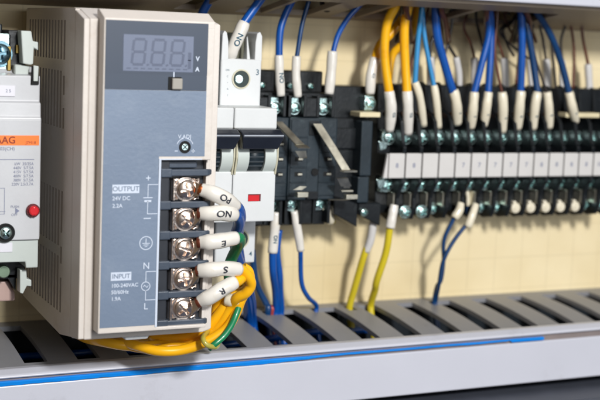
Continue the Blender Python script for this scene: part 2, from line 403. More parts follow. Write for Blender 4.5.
# ================================================================== POWER SUPPLY
def make_psu():
    t = thing('power_supply', 'boxy cream power supply with blue grey front, display and side vents', 'power supply', (20, 35, -94))
    F = -5.0
    # --- body: outer housing right of the vented side wall
    mb = MB()
    prof = [(0, -91.2), (0, -1.4), (11, 1.6), (67, 1.6), (67, -91.8), (52, -92.6), (20, -94.1), (10, -92.4)]
    pts = [(1.6, y, z) for y, z in prof]+[(37.4, y, min(z, 1.6)) for y, z in prof]+[(40, y, max(min(z, -1.6), -90.4)) for y, z in prof]
    mb.hull(pts, .35)
    mb.build('body', M['psu'], t)
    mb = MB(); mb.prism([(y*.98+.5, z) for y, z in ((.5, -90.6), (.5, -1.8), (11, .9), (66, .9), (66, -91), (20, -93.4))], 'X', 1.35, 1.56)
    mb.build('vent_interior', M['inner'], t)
    # --- left side wall with rows of vertical vents
    holes = []; w = .82
    for r_, (z1, z0) in enumerate(((-2.0, -13.3), (-16.6, -33.2), (-51.4, -67.9), (-71.0, -87.4))):
        for k in range(13):
            Y = 20+3.45*k
            if k == 0:
                for a, b in {0: [(-2.0, -13.3)], 1: [(-17.9, -23.4), (-27.2, -33.2)], 2: [(-51.4, -63.6)], 3: [(-67.8, -72.8), (-77, -87.4)]}[r_]:
                    holes.append((Y-w, Y+w, b, a))
            else: holes.append((Y-w, Y+w, z0, z1))
    mb = MB(); mb.plate_holes(9.0, 66.6, -91.2, 1.2, holes, lambda u, v, tt: (tt, u, v), 1.3)
    mb.hull([(x, y, z) for x in (0, 1.6) for y, z in ((.05, -91.0), (.05, -1.5), (8.995, 1.0), (8.995, -92.2), (6, -91.9))], .25)
    mb.hull([(x, y, z) for x in (.25, 1.59) for y, z in ((9.0, 1.15), (66.6, 1.15), (66.6, 1.55), (11, 1.55))])
    mb.hull([(x, y, z) for x in (.05, 1.59) for y, z in ((9.0, -91.25), (66.6, -91.25), (66.6, -91.7), (52, -92.5), (20, -94.0), (9, -92.2))])
    mb.build('side_wall', M['psu'], t)
    # --- raised front panel: frame round the label, cut out for the terminals on the right
    mb = MB()
    zt, zb, xl, xr = -.4, -88.6, 4.15, 36.4
    rim = 1.5
    # panel pieces (butted end to end)
    Tz, Bz, Tx = -39.9, -87.6, 21.5      # terminal recess
    mb.hull([(xl, .2, 1.4), (xr, .2, 1.4), (xl, 2, 1.4), (xr, 2, 1.4), (xl, F, -1.0), (xr, F, -1.0), (xl, 2, -3), (xr, 2, -3), (xl, F, -3), (xr, F, -3)], .3)
    mb.box(xl, Tx, F+.01, 2, zb, -2.6, .3)
    mb.box(Tx-.5, xr, F+.0, 2, Tz, -2.61, .3)
    mb.box(xl+.2, xr, F+.02, 2, zb, Bz, .25)
    mb.build('front_panel', M['psu'], t)
    # terminal recess right wall and step (the pale ribs visible between the marker sleeves)
    mb = MB(); mb.box(35.9, 36.9, -2.6, 2, Bz+.1, Tz-.1, .2); mb.box(37.1, 38.0, -1.6, 1.5, Bz+.1, Tz-.1, .2); mb.build('recess_rib', M['psu'], t)
    # --- printed label
    lx0, lx1 = at(104.3, 100, F).x, at(207.3, 60, F).x
    f1 = F-.12
    mb = MB(); mb.box(lx0, lx1, f1, F, -20.3, -1.5, .05, 1); dk = mb.build('display_window', M['panel2'], t)
    zL = Tz+1.1; mb = MB(); mb.prism([(lx0, -20.35), (lx0, -86.9), (Tx-.8, -86.9), (Tx-.8, zL), (lx1, zL), (lx1, -20.35)], 'Y', f1, F); lab = mb.build('front_label', M['panel'], t)
    # outline of the terminal opening
    mb = MB(); mb.box(Tx-.75, Tx-.1, F-.2, F-.005, -87.5, Tz+.45, .05, 1); mb.box(Tx-.09, 33.6, F-.2, F-.005, Tz+.1, Tz+.45, .05, 1); mb.build('opening_edge', M['ink_w'], t)
    # display
    a = at(120, 36, F); b = at(191, 71, F)
    X0, X1, Z1, Z0 = 9.6, 30.0, -5.2, -15.2
    mb = MB(); mb.box(lx0, lx1, f1-.04, f1, -15.9, -1.6); mb.build('display_bezel', mat('display bezel', (48,60,78), .4, noise=.04), dk)
    mb = MB(); mb.box(X0, X1, f1-.12, f1-.04, Z0, Z1, .03, 1); l = mb.build('lcd', M['lcd'], t)
    mb = MB()
    for k in range(3):
        cx = X0+4.5+k*5.6; w_, h_ = 1.75, 3.45; zc = (Z0+Z1)/2+.3; y = f1-.14; sl = .25
        g = .62
        segs = [((cx-w_+g+sl, zc+h_), (cx+w_-g+sl, zc+h_)), ((cx-w_+g, zc), (cx+w_-g, zc)), ((cx-w_+g-sl, zc-h_), (cx+w_-g-sl, zc-h_)),
                ((cx-w_+sl, zc+h_-g), (cx-w_, zc+g)), ((cx+w_+sl, zc+h_-g), (cx+w_, zc+g)), ((cx-w_, zc-g), (cx-w_-sl, zc-h_+g)), ((cx+w_, zc-g), (cx+w_-sl, zc-h_+g))]
        for q in segs: stroke(mb, list(q), y, .72)
        stroke(mb, [(cx+w_+.75, zc-h_-.1), (cx+w_+.95, zc-h_)], y, .5)
    for k in range(9): stroke(mb, [(X0+1.2+k*2.05, Z0+.75), (X0+2.1+k*2.05, Z0+.75)], f1-.14, .35)
    stroke(mb, [(X1-1.1, zc-.2), (X1-1.1, zc-1.6)], f1-.14, .9); stroke(mb, [(X1-1.1, zc-2.3), (X1-1.1, zc-3.9)], f1-.14, .9)
    mb.build('lcd_digits', M['lcdseg'], l)
    mb = MB()
    add_text(mb, 'V', 1.25, (31.3, f1-.06, -11.4), .06); add_text(mb, 'A', 1.25, (31.3, f1-.06, -14.3), .06)
    stroke(mb, [(24.4, -15.3), (24.4, -16.7)], f1-.1, .35)
    y = f1-.06
    p = at(182, 137, F); vc = at(184.7, 147, F)
    add_text(mb, 'V.ADJ', 1.15, (vc.x-.2, y, vc.z+2.9), .02)
    circle_line(mb, vc.x, vc.z, 2.5, y, .2, 20, 80, 8); circle_line(mb, vc.x, vc.z, 2.5, y, .2, 100, 160, 8)
    stroke(mb, [(vc.x+2.1, vc.z-1.1), (vc.x+2.9, vc.z-1.1)], y, .22); stroke(mb, [(vc.x+2.5, vc.z-1.5), (vc.x+2.5, vc.z-.7)], y, .22); stroke(mb, [(vc.x-2.9, vc.z-1.1), (vc.x-2.2, vc.z-1.1)], y, .22)
    # OUTPUT / INPUT boxes
    def P(u, v): q = at(u, v, F); return q.x, q.z
    for (u0, v0, u1, v1) in ((112.2, 184.7, 139, 193), (110.7, 272.5, 131, 280)):
        x0, z1 = P(u0, v0); x1, z0 = P(u1, v1)
        mb.box(x0, x1, y-.02, y+.04, z0, z1)
    for s_, u, v, sz in (('24V DC', 112, 198.6, 1.12), ('2.2A', 112, 206, 1.12), ('100-240VAC', 110.8, 286, 1.08), ('50/60Hz', 110.8, 292.6, 1.08), ('1.9A', 110.8, 299.2, 1.08)):
        x, z = P(u, v); add_text(mb, s_, sz, (x, y, z), .03, 'LEFT')
    for s_, u, v, sz in (('+', 148, 178.5, 2.0), ('N', 146, 266, 1.9), ('L', 145.5, 306.5, 1.9)):
        x, z = P(u, v); add_text(mb, s_, sz, (x, y, z), .02)
    x, z = P(147, 218.3); stroke(mb, [(x-.9, z), (x+.9, z)], y, .28)
    # battery symbol
    x, z1 = P(148, 184.5); _, z2 = P(148, 197.6); _, z3 = P(148, 201); _, z4 = P(148, 213.8); xr2 = Tx-.9
    stroke(mb, [(xr2, z1), (x, z1), (x, z2)], y, .2); stroke(mb, [(x-1.25, z2), (x+1.25, z2)], y, .25); stroke(mb, [(x-.75, z3), (x+.75, z3)], y, .55)
    stroke(mb, [(x, z3), (x, z4), (xr2, z4)], y, .2)
    # earth symbol
    x, z = P(145.8, 243); circle_line(mb, x, z, 1.85, y, .24)
    stroke(mb, [(x, z+1.2), (x, z-.1)], y, .22); 
    for k, ww in enumerate((1.0, .65, .3)): stroke(mb, [(x-ww, z-.1-k*.45), (x+ww, z-.1-k*.45)], y-.01, .2)
    # sine source
    x, z = P(145.5, 286.2); _, z1 = P(146, 271.6); _, z2 = P(145.5, 300)
    circle_line(mb, x, z, 1.25, y, .22); stroke(mb, [(xr2, z1), (x, z1), (x, z+1.2)], y, .2); stroke(mb, [(x, z-1.2), (x, z2), (xr2, z2)], y, .2)
    stroke(mb, [(x-.7, z-.1), (x-.35, z+.35), (x+.35, z-.35), (x+.7, z+.1)], y-.01, .17)
    mb.build('lettering', M['ink_w'], t)
    for s_, (u0, v0, u1, v1), sz in (('OUTPUT', (112.2, 184.7, 139, 193), 1.42), ('INPUT', (110.7, 272.5, 131, 280), 1.35)):
        x0, z1 = P(u0, v0); x1, z0 = P(u1, v1); mb = MB(); add_text(mb, s_, sz, ((x0+x1)/2, y-.05, (z0+z1)/2), .01, sx=1.0); mb.build('box_lettering', M['panel'], t)
    # push button in its black well
    bx = at(175.5, 83.5, F)
    mb = MB(); mb.box(bx.x-2.3, bx.x+1.75, F-.3, F+1, bx.z-1.9, bx.z+1.9, .3); w_ = mb.build('button_well', M['hole'], t)
    mb = MB(); mb.box(bx.x-1.35, bx.x+1.7, F-1.3, F, bx.z-1.6, bx.z+1.5, .3, 3); mb.build('button', M['button'], t)
    # trimmer
    tc_ = V((vc.x, F, vc.z))
    mb = MB(); mb.ring(tc_, (0, -1, 0), 1.75, 1.35, .3); mb.cyl(tc_+V((0, -.16, 0)), tc_+V((0, -.14, 0)), 1.36, n=24); tr = mb.build('trimmer_hole', M['hole'], t)
    mb = MB(); mb.cyl(tc_+V((0, -.17, 0)), tc_+V((0, -.3, 0)), .95, n=20, bevel=.08); mb.build('trimmer', M['zinc'], tr)
    mb = MB(); mb.box(tc_.x-.75, tc_.x+.75, tc_.y-.34, tc_.y-.29, tc_.z-.14, tc_.z+.14, rot=(.8, 'Y')); mb.box(tc_.x-.14, tc_.x+.14, tc_.y-.345, tc_.y-.31, tc_.z-.75, tc_.z+.75, rot=(.8, 'Y')); mb.build('trimmer_slot', M['hole'], tr)
    # --- terminal block
    mb = MB()
    mb.box(21.6, 35.8, -.5, -.02, Bz+.2, Tz-.2)       # back wall just proud of the body
    mb.box(21.6, 24.6, -3.4, -.51, Bz+.3, Tz-.3, .2)
    mb.build('terminal_back', mat('near black barrier', (34,38,46), .4, noise=.2), t)
    zs = [-48.5, -57.1, -65.7, -74.4, -83.1]
    bz = [-43.6]+[(a_+b_)/2 for a_, b_ in zip(zs, zs[1:])]+[-87.2]
    for k, z in enumerate(bz):
        mb = MB()
        h = .95
        mb.hull([(22.9, .2, z-h), (22.9, .2, z+h), (22.9, -3.9, z-h), (22.9, -3.9, z+h), (36.2, -3.9, z-h), (36.2, -3.9, z+h), (37.6, -2.7, z-h*.7), (37.6, -2.7, z+h*.8), (37.6, -.4, z-h*.7), (37.6, -.4, z+h*.8)], .28)
        mb.box(21.7, 25.0, -4.4, -.3, z-1.25, z+1.25, .3)
        mb.build('barrier', M['bar'], t)
    mb = MB(); mb.box(23.5, 33.2, -2.4, .2, -42.4, -40.4, .3); mb.build('block_cap', M['bar'], t)
    for k, z in enumerate(zs):
        cx = 30.0
        mb = MB(); mb.box(26.0, 34.6, -1.6, .25, z-3.3, z+3.2, .35); mb.box(25.9, 26.7, -3.0, .2, z-3.25, z+3.15, .2)
        # folded corner tabs of the clamp plate
        for sx_, sz_ in ((-1, 1), (1, 1), (-1, -1), (1, -1)):
            mb.hull([(cx+sx_*3.7, -1.5, z+sz_*1.9), (cx+sx_*3.7, -2.6, z+sz_*2.3), (cx+sx_*2.0, -1.5, z+sz_*3.1), (cx+sx_*2.3, -2.6, z+sz_*3.0), (cx+sx_*3.7, -1.5, z+sz_*3.1), (cx+sx_*3.5, -2.4, z+sz_*3.0)], .08, 1)
        cp = mb.build('clamp_plate', M['nickel'], t)
        screw_head(t, (cx, -2.0, z), 2.75, M['nickel'], 'terminal_screw', 2.0, True, ang=.25+.5*k)
    return t, zs
psu, ZS = make_psu()

# ------------------------------------------------------------------ wires
def dice(vs, fs, step):      # cut flat lettering into small cells so that it can wrap a curve
    b = bmesh.new(); W = [b.verts.new((x, y, 0)) for x, y in vs]
    for f in fs:
        try: b.faces.new([W[i] for i in f])
        except ValueError: pass
    for ax, lo, hi in ((0, min(v[0] for v in vs), max(v[0] for v in vs)), (1, min(v[1] for v in vs), max(v[1] for v in vs))):
        c = lo+step
        while c < hi:
            co = (c, 0, 0) if ax == 0 else (0, c, 0); no = (1, 0, 0) if ax == 0 else (0, 1, 0)
            bmesh.ops.bisect_plane(b, geom=list(b.verts)+list(b.edges)+list(b.faces), plane_co=co, plane_no=no); c += step
    b.verts.index_update(); out = [(v.co.x, v.co.y) for v in b.verts], [tuple(v.index for v in f.verts) for f in b.faces]
    b.free(); return out
def text_on_tube(mb, path, rad, s_mid, body, size, turn, ang=0.0, sx=1.0, flat=1.0):
    """wrap lettering on the tube; s_mid = fraction along it, ang = rotation round it from the side facing -Y"""
    fr = frames(path); n = len(fr); L_ = [0]
    for i in range(1, n): L_.append(L_[-1]+(fr[i][0]-fr[i-1][0]).length)
    vs, fs = glyphs(body, size, .045); k = -1 if turn else 1
    vs, fs = dice(vs, fs, .28)
    b = bmesh.new(); W = []
    for x, y in vs:
        s = L_[-1]*s_mid + k*x*sx
        i = max(0, min(n-2, next((j for j in range(n-1) if L_[j+1] >= s), n-2)))
        f = (s-L_[i])/max(1e-6, L_[i+1]-L_[i]); p = fr[i][0].lerp(fr[i+1][0], f); u = fr[i][2].lerp(fr[i+1][2], f).normalized(); w = fr[i][3].lerp(fr[i+1][3], f).normalized()
        a = ang - k*y/rad
        rr = rad+.06
        W.append(b.verts.new(p+u*rr*flat*math.cos(a)+w*rr*math.sin(a)))
    for f in fs:
        try: b.faces.new([W[i] for i in f])
        except ValueError: pass
    mb._merge(b)
def wire(label, mat_, r, pts, sleeve=None, text=None, group=None, sm='sleeve', sr=None, lug=None, name='wire', cat='wire', n=14):
    """pts: wire path from its free end to where the sleeve starts; sleeve: its path on to the terminal"""
    P_ = [V(p) for p in pts]
    base = P_[-1]
    t = thing(name, label, cat, base, group)
    body = list(P_)
    if sleeve: body.append(V(sleeve[0]).lerp(V(sleeve[1]), .3))
    mb = MB(); mb.tube(body, r, n); mb.build('insulation', M[mat_], t)
    if sleeve:
        Q = [V(p) for p in sleeve]; R_ = sr or r*1.3
        mb = MB(); mb.tube(Q, lambda f, k_=random.random()*6: R_*(1-.15*max(0, f-.75)/.25-.1*max(0, .12-f)/.12+.035*math.sin(7*f+k_)+.018*math.sin(17*f+k_*2)), 20, lambda f: .93 if f < .6 else .93-.25*(f-.6))
        s = mb.build('sleeve', M[sm], t)
        if text:
            mb = MB(); text_on_tube(mb, catmull(Q), R_, text.get('s', .5), text['t'], text['size'], text.get('turn', False), text.get('ang', 0), text.get('sx', 1))
            mb.build('lettering', M[text.get('ink', 'ink_k')], s)
    if lug:
        lug(t)
    return t

# --- the five wires of the power supply (marker sleeves in front, loops behind)
def psu_wire(k, txt, label, mat_, r, slv, rest, s_=.5, ang=0, sz=1.9, sxx=1.0, srad=2.25):
    z = ZS[k]
    def lug(t):
        q = V(slv[0]); 
        mb = MB()
        mb.hull([(32.3, -2.6, z-2.2), (32.3, -2.6, z+2.2), (32.3, -3.1, z-2.2), (32.3, -3.1, z+2.2), (34.2, -2.4, z-1.7), (34.2, -2.8, z+1.6), (34.2, -2.4, z+1.6), (34.2, -2.8, z-1.7), V(q)+V((.3, -.9, 1.3)), V(q)+V((.3, -.9, -1.3)), V(q)+V((.3, .6, 1.1)), V(q)+V((.3, .6, -1.1))], .1, 1)
        l = mb.build('lug', M['nickel'], t)
        d = (V(slv[1])-q).normalized()
        mb = MB(); mb.cyl(q-d*.75, q+d*.4, 1.6, 1.75, n=20, bevel=.15); mb.build('lug_barrel', M['copper' if k == 0 else 'rust'], l)
    return wire(label, mat_, r, list(reversed(rest)), list(reversed(slv)), dict(t=txt, size=sz, turn=False, s=1-s_, ang=ang, sx=sxx), 'wires screwed to the power supply', 'sleeve', srad, lug)
A_ = at
psu_wire(0, 'PO', 'blue wire on the topmost power supply screw, its white sleeve marked PO', 'blue', 1.7,
         [A_(201, 189.5, -4), A_(212, 193, -5.5), A_(224, 198.5, -5), A_(236, 206.5, -2)],
         [A_(238, 208, -1), A_(240.5, 216, 3), A_(239, 226, 8), A_(237, 240, 14), A_(239, 254, 20), A_(242, 275, 30), A_(247, 300, 45), (78, 60, -104), (79, 56, -114)], .47, .1)
psu_wire(1, 'NO', 'blue wire on the second power supply screw, its white sleeve marked NO', 'blue', 1.7,
         [A_(200, 213.5, -4), A_(210, 213.5, -5.5), A_(222, 213, -5.5), A_(235, 215, -3.5)],
         [A_(237, 216, -2.5), A_(239, 223, 2), A_(236.5, 232, 7), A_(234.5, 242, 12), A_(238, 258, 20), A_(246, 280, 32), A_(251, 300, 48), (80.2, 62, -104), (80.5, 57, -114)], .52, .12)
psu_wire(2, 'E', 'green wire on the middle power supply screw, its white sleeve marked E', 'green', 1.7,
         [A_(199.5, 242.5, -4), A_(210, 242, -5.5), A_(222, 240.5, -5.5), A_(236, 238, -4)],
         [A_(239, 238, -3), A_(240, 242, 1), A_(236.5, 249, 5), A_(232, 258, 9), A_(229, 268, 10), A_(229, 285, 12), A_(224, 300, 12), A_(216, 325, 16), A_(213, 345, 22)], .52, -.2)
psu_wire(3, 'S', 'yellow wire on the fourth power supply screw, its white sleeve marked S', 'yellow', 1.55,
         [A_(198.5, 271, -4), A_(210, 270, -5.8), A_(224, 268.5, -6), A_(239, 269.5, -4)],
         [A_(242, 270, -3.5), A_(248.5, 277, -3), A_(251, 285, -2), A_(246, 293, -1), A_(237, 298, 1), A_(231, 306, 4), A_(222, 322, 6), A_(207, 336, 9), A_(186, 342, 12), A_(160, 345, 16), A_(130, 346, 15), A_(104, 342, 18), A_(86, 338, 26), A_(78, 334, 40)], .52, .1)
psu_wire(4, 'R', 'yellow wire on the lowest power supply screw, its white sleeve marked R', 'yellow', 1.55,
         [A_(199, 302, -4), A_(210, 297, -5.8), A_(222, 289, -6), A_(235, 282, -5)],
         [A_(238, 281, -4.5), A_(244, 277, -1), A_(249, 279, 2), A_(247, 289, 2), A_(241, 300, 2), A_(236, 313, 3), A_(226, 329, 3), A_(206, 342, 4), A_(182, 350, 6), A_(158, 351, 8), A_(138, 346, 12), A_(120, 341, 18), A_(108, 337, 28), A_(100, 331, 45)], .55, .1)
# extra yellow wires and sleeve of the bundle behind
wire('yellow wire looping behind the sleeves and away under the power supply', 'yellow', 1.45,
     [A_(243, 267, 6), A_(249, 272, 6), A_(250, 284, 6), A_(244, 291, 5), A_(232, 295, 5), A_(221, 296, 6), A_(217, 305, 8), A_(213, 322, 10), A_(203, 336, 13), A_(185, 341, 18), A_(165, 343, 22), A_(142, 342, 26), A_(118, 340, 30)], None, group='yellow wires under the power supply')
wire('short yellow wire ending in a blank white sleeve behind the sleeve marked R', 'yellow', 1.6,
     [A_(150, 336, 20), A_(180, 338, 13), A_(204, 330, 9), A_(222, 310, 6), A_(228, 300, 5)], [A_(226, 299, 4.5), A_(233, 300.5, 3), A_(241, 297, 2)], group='yellow wires under the power supply', sr=2.0, sm='sleevec')
wire('thinner yellow wire strand hanging lowest between the power supply and the duct', 'yellow', 1.1,
     [A_(246, 284, 9), A_(240, 300, 9), A_(229, 318, 9), A_(214, 336, 9), A_(196, 346, 9), A_(172, 346, 11), A_(150, 350, 12), A_(128, 347, 16), A_(112, 341, 24)], None, group='yellow wires under the power supply')
wire('thinner yellow wire strand close under the bottom edge of the power supply', 'yellow', 1.1,
     [A_(243, 280, 11), A_(232, 304, 11), A_(220, 322, 12), A_(202, 334, 16), A_(176, 337, 20), A_(150, 338, 24), A_(120, 338, 30)], None, group='yellow wires under the power supply')
# green tracer tail
wire('short green wire end lying along the yellow wires at the lower power supply corner', 'green', .95,
     [A_(243, 291, 5), A_(240, 303, 2.5), A_(236, 315, 1), A_(231, 326, .6), A_(224, 336, .3), A_(215, 344, 0), A_(209, 348.5, 1)], None, group='yellow wires under the power supply')
mb = MB()
q = [A_(208, 331, 8), A_(203, 338, 1), A_(207, 345, -1), A_(216, 347, 1), A_(219, 341, 6)]
mb.tube(q, .8, 10); tag(mb.build('cable_tie', mat('olive clear tie', (170,160,70), .25, noise=.1, coat=.4), None, q[2]), 'translucent olive tie round the yellow wires under the power supply', 'cable tie')
# white foot under the housing
mb = MB(); c = at(134, 337, 3)
mb.hull([c+V((x, y, z)) for x, y, z in ((-4, -1.5, 1.6), (5, -1.5, 1.6), (-3, -1.5, -.5), (3.6, -1.5, -.5), (-4, 4, 1.6), (5, 4, 1.6), (-3, 4, -.5), (3.6, 4, -.5))], .4)
mb.build('rail_clip', M['white'], psu)
mb = MB(); mb.box(3, 7, 17, 24, -94.8, -93.2, .3); mb.build('foot', M['white'], psu)

# ================================================================== CONTACTOR ON THE LEFT
def make_contactor():
    Yf = 20.0
    t = thing('contactor', 'pale grey contactor with orange stripe and red button at the left edge', 'contactor', (-25, 45, -78))
    def z_(v, u=20, Y=Yf): return at(u, v, Y).z
    xr, xl = -6.3, -52.0
    zt, zm1, zm2, zb, ze = z_(76), z_(102), z_(117.5), z_(240), z_(268, 38)
    mb = MB()
    # front steps: top shelf, band, main plate
    mb.prism([(Yf+2.5, zt), (Yf+2.5, zm1+.1), (Yf+1.2, zm1-.3), (Yf+.9, zm2+.2), (Yf+.3, zm2-.1), (Yf+.3, zb+.3), (Yf+30, zb+.3), (Yf+40, zt+2), (Yf+9, zt+2.4), (Yf+6.5, zt+.6)], 'X', xl, xr, .35, 2)
    mb.build('housing', M['cont'], t)
    mb = MB(); mb.box(xl+.3, xr-.25, Yf-.4, Yf+.3, zb, zm2-.5, .3); fp = mb.build('front_plate', M['cont'], t)
    # printed things
    yy = Yf-.45
    mb = MB(); o1, o2 = z_(135.3), z_(145.2)
    x1 = at(38.8, 140, Yf).x
    mb.box(xl+.6, x1, yy-.03, yy+.03, o2, o1); st = mb.build('orange_stripe', M['orange'], t)
    mb = MB(); p = at(-8, 140.2, Yf); add_text(mb, 'SAAG', 2.05, (at(15.3, 140, Yf).x, yy-.02, (o1+o2)/2), .05, 'RIGHT'); add_text(mb, 'J7M18', .85, (at(35.5, 142.5, Yf).x, yy-.02, z_(142.6)), .0, 'RIGHT'); mb.build('lettering', M['ink_b'], st)
    mb = MB()
    add_text(mb, 'SC-03(CH)', 1.0, (at(14.5, 149, Yf).x, yy, z_(148.6)), .0, 'RIGHT')
    rows = ['kW  35/35A', '440V  5/7.5A', '415V  5/7.5A', '400V  5/7.5A', '380V  5/7.5A', '220V 2.5/3.7A']
    for i, rw in enumerate(rows): add_text(mb, rw, .88, (at(33.2, 165, Yf).x, yy, z_(163.8+i*4.05)), .0, 'RIGHT', sx=.9)
    stroke(mb, [(xl+1, z_(159.3)), (at(33.5, 159, Yf).x, z_(159.3))], yy, .18)
    bx = at(4.2, 188, Yf).x; stroke(mb, [(xl+1, z_(187.8)), (bx, z_(187.8)), (bx, z_(213.5)), (xl+1, z_(213.5))], yy, .15)
    add_text(mb, 'PUSH', .75, (at(14.5, 207, Yf).x, yy, z_(206.5))); add_text(mb, 'OFF', .75, (at(14, 214, Yf).x, yy, z_(214.5)))
    c = at(17, 210.7, Yf); mb.hull([(c.x-.6, yy-.05, c.z-.9), (c.x-.6, yy-.05, c.z+.9), (c.x+.6, yy-.05, c.z), (c.x-.6, yy, c.z-.9), (c.x-.6, yy, c.z+.9), (c.x+.6, yy, c.z)])
    stroke(mb, [(at(4, 200, Yf).x+.3, z_(211)), (at(-2, 200, Yf).x, z_(211))], yy, .15)
    lt = mb.build('lettering', M['ink_g'], fp)
    # small tag on the upper band
    mb = MB(); mb.box(xl+2, at(17, 90, Yf).x, Yf+2.1, Yf+2.5, z_(97), z_(86), .1, 1); g = mb.build('name_tag', mat('tag white', (214,214,222), .4, noise=.02), t)
    mb = MB(); add_text(mb, '2 5', .9, (at(10, 91.5, Yf).x, Yf+2.05, z_(91.5))); mb.build('lettering', M['ink_g'], g)
    # red button
    c = at(32.3, 210, Yf); c = V((c.x, Yf-.4, c.z))
    mb = MB(); mb.cyl(c, c+V((0, -1.0, 0)), 1.95, n=36, bevel=.3); rb = mb.build('button_ring', M['redrim'], t)
    mb = MB(); mb.cyl(c+V((0, -.7, 0)), c+V((0, -1.9, 0)), 1.45, n=36, bevel=.5); mb.build('button', M['red'], t)
    # screw in its dark well
    c = at(5, 232.5, Yf); c = V((c.x, Yf-.4, c.z))
    mb = MB(); mb.cyl(c+V((0, .1, 0)), c+V((0, -.15, 0)), 2.7, n=36); mb.ring(c, (0, -1, 0), 2.75, 2.3, .35); mb.build('screw_well', M['hole'], t)
    screw_head(t, c+V((0, -.1, 0)), 1.75, M['zinc'], 'screw', 1.3, False, ang=.7)
    # lower body
    x2 = at(38.6, 255, Yf).x; xl1 = at(26.5, 262, Yf).x; zl = z_(262.5)
    mb = MB()
    mb.prism([(xl, zb-.15), (x2, zb-.15), (x2, ze), (xl1, ze), (xl1-.2, zl), (xl, zl+.3)], 'Y', Yf+.6, Yf+26, .3, 2)
    lo = mb.build('lower_housing', M['cont2'], t)
    mb = MB(); mb.box(xl, at(12.8, 247, Yf).x, Yf+.35, Yf+.61, z_(252), z_(242.5), .1, 1); mb.build('small_label', MATS['tag white'], t)
    # top: black contact carrier, big screw terminal, pale arm
    mb = MB(); xa, xb = at(7.5, 50, Yf+8).x, at(22, 50, Yf+8).x
    zc = z_(30, 10, Yf+8)
    mb.box(xa, xb+1, Yf+8, Yf+34, zt+.5, zc, .4); mb.box(xl, xa-5.2, Yf+12, Yf+34, zt+.5, zc, .4)
    mb.box(xl, xa, Yf+15, Yf+34, zt+1, z_(24, 6, Yf+15), .4)
    mb.build('contact_carrier', M['black'], t)
    c = at(2, 54, Yf+6)
    mb = MB(); mb.box(c.x-4, c.x+3.2, Yf+8, Yf+14, z_(75, 2, Yf+8), z_(33, 2, Yf+8), .4); mb.build('terminal_plate', M['zinc'], t)
    screw_head(t, (c.x-.4, Yf+7.8, c.z), 3.0, mat('blue zinc screw', (110,140,152), .28, 1, noise=.3, nscale=500, bump=.3), 'terminal_screw', 2.4, True, ang=.2)
    mb = MB(); q = at(17.5, 50, Yf+7); mb.box(q.x-.5, q.x+.6, Yf+6.8, Yf+8, q.z-1, q.z+1.5, .2); mb.box(at(9, 60, Yf+7).x-.5, at(9, 60, Yf+7).x+.6, Yf+6.8, Yf+8, q.z-6, q.z+1, .2); mb.build('brass_contact', mat('brass', (140,120,70), .4, 1, noise=.1), t)
    Y2 = Yf+3
    def H(u, v): p = at(u, v, Y2); return (p.x, p.z)
    mb = MB(); mb.prism([H(21, 30.5), H(31.5, 31), H(33, 41), H(38.3, 42), H(38.3, 50.5), H(34, 48), H(33.3, 64), H(30.5, 65), H(23, 63.5)], 'Y', Y2, Y2+5, .3, 2)
    mb.build('release_arm', M['white2'], t)
    mb = MB(); mb.prism([H(31, 66), H(38, 66), H(38, 84.5), H(30.3, 84.5)], 'Y', Yf+1.9, Yf+2.6, .1); mb.build('latch_slot', M['hole'], t)
    mb = MB(); mb.prism([H(32.2, 65), H(37.4, 66), H(36.5, 81), H(32.2, 81)], 'Y', Yf+1.3, Yf+1.95, .15); mb.build('latch', M['white2'], t)
    mb = MB(); mb.prism([H(16, 64.5), H(31.5, 66), H(30, 75), H(16, 75)], 'Y', Yf+4.5, Yf+9, .3); mb.build('shelf_block', M['cont2'], t)
    # bottom clip
    mb = MB(); Y2 = Yf+4
    mb.prism([H(20, 270), H(26.5, 270), H(27, 279), H(31.5, 280), H(31.5, 286.5), H(27, 286), H(23, 294), H(20, 293)], 'Y', Y2, Y2+4, .25, 2); mb.build('bottom_clip', M['white2'], t)
    mb = MB(); mb.box(xl, at(26, 275, Yf+8).x, Yf+9, Yf+34, z_(279, 10, Yf+9), zl-.2, .4); mb.hull([(x, y, z) for y in (Yf+9, Yf+30) for x, z in (H(10, 278), H(20, 278), H(19.5, 294))]); mb.build('lower_carrier', M['black'], t)
    mb = MB(); q = at(4, 272, Yf+6); mb.cyl(q+V((0, 3, 0)), q, 1.9, n=24, bevel=.3); mb.build('lower_terminal', mat('verdigris screw', (130,150,128), .35, .8, noise=.2), t)
    mb = MB(); q = at(0, 288, Yf+14); mb.hull([(x, y, z) for y in (Yf+12, Yf+20) for x, z in ((xl, at(0, 281, Yf+12).z), (at(9, 281, Yf+12).x, at(9, 281, Yf+12).z), (at(15, 293, Yf+12).x, at(15, 293, Yf+12).z), (at(15, 301, Yf+12).x, at(15, 301, Yf+12).z), (xl, at(0, 302, Yf+12).z))], .5)
    mb.build('terminal_cover', M['pink'], t)
    return t
make_contactor()

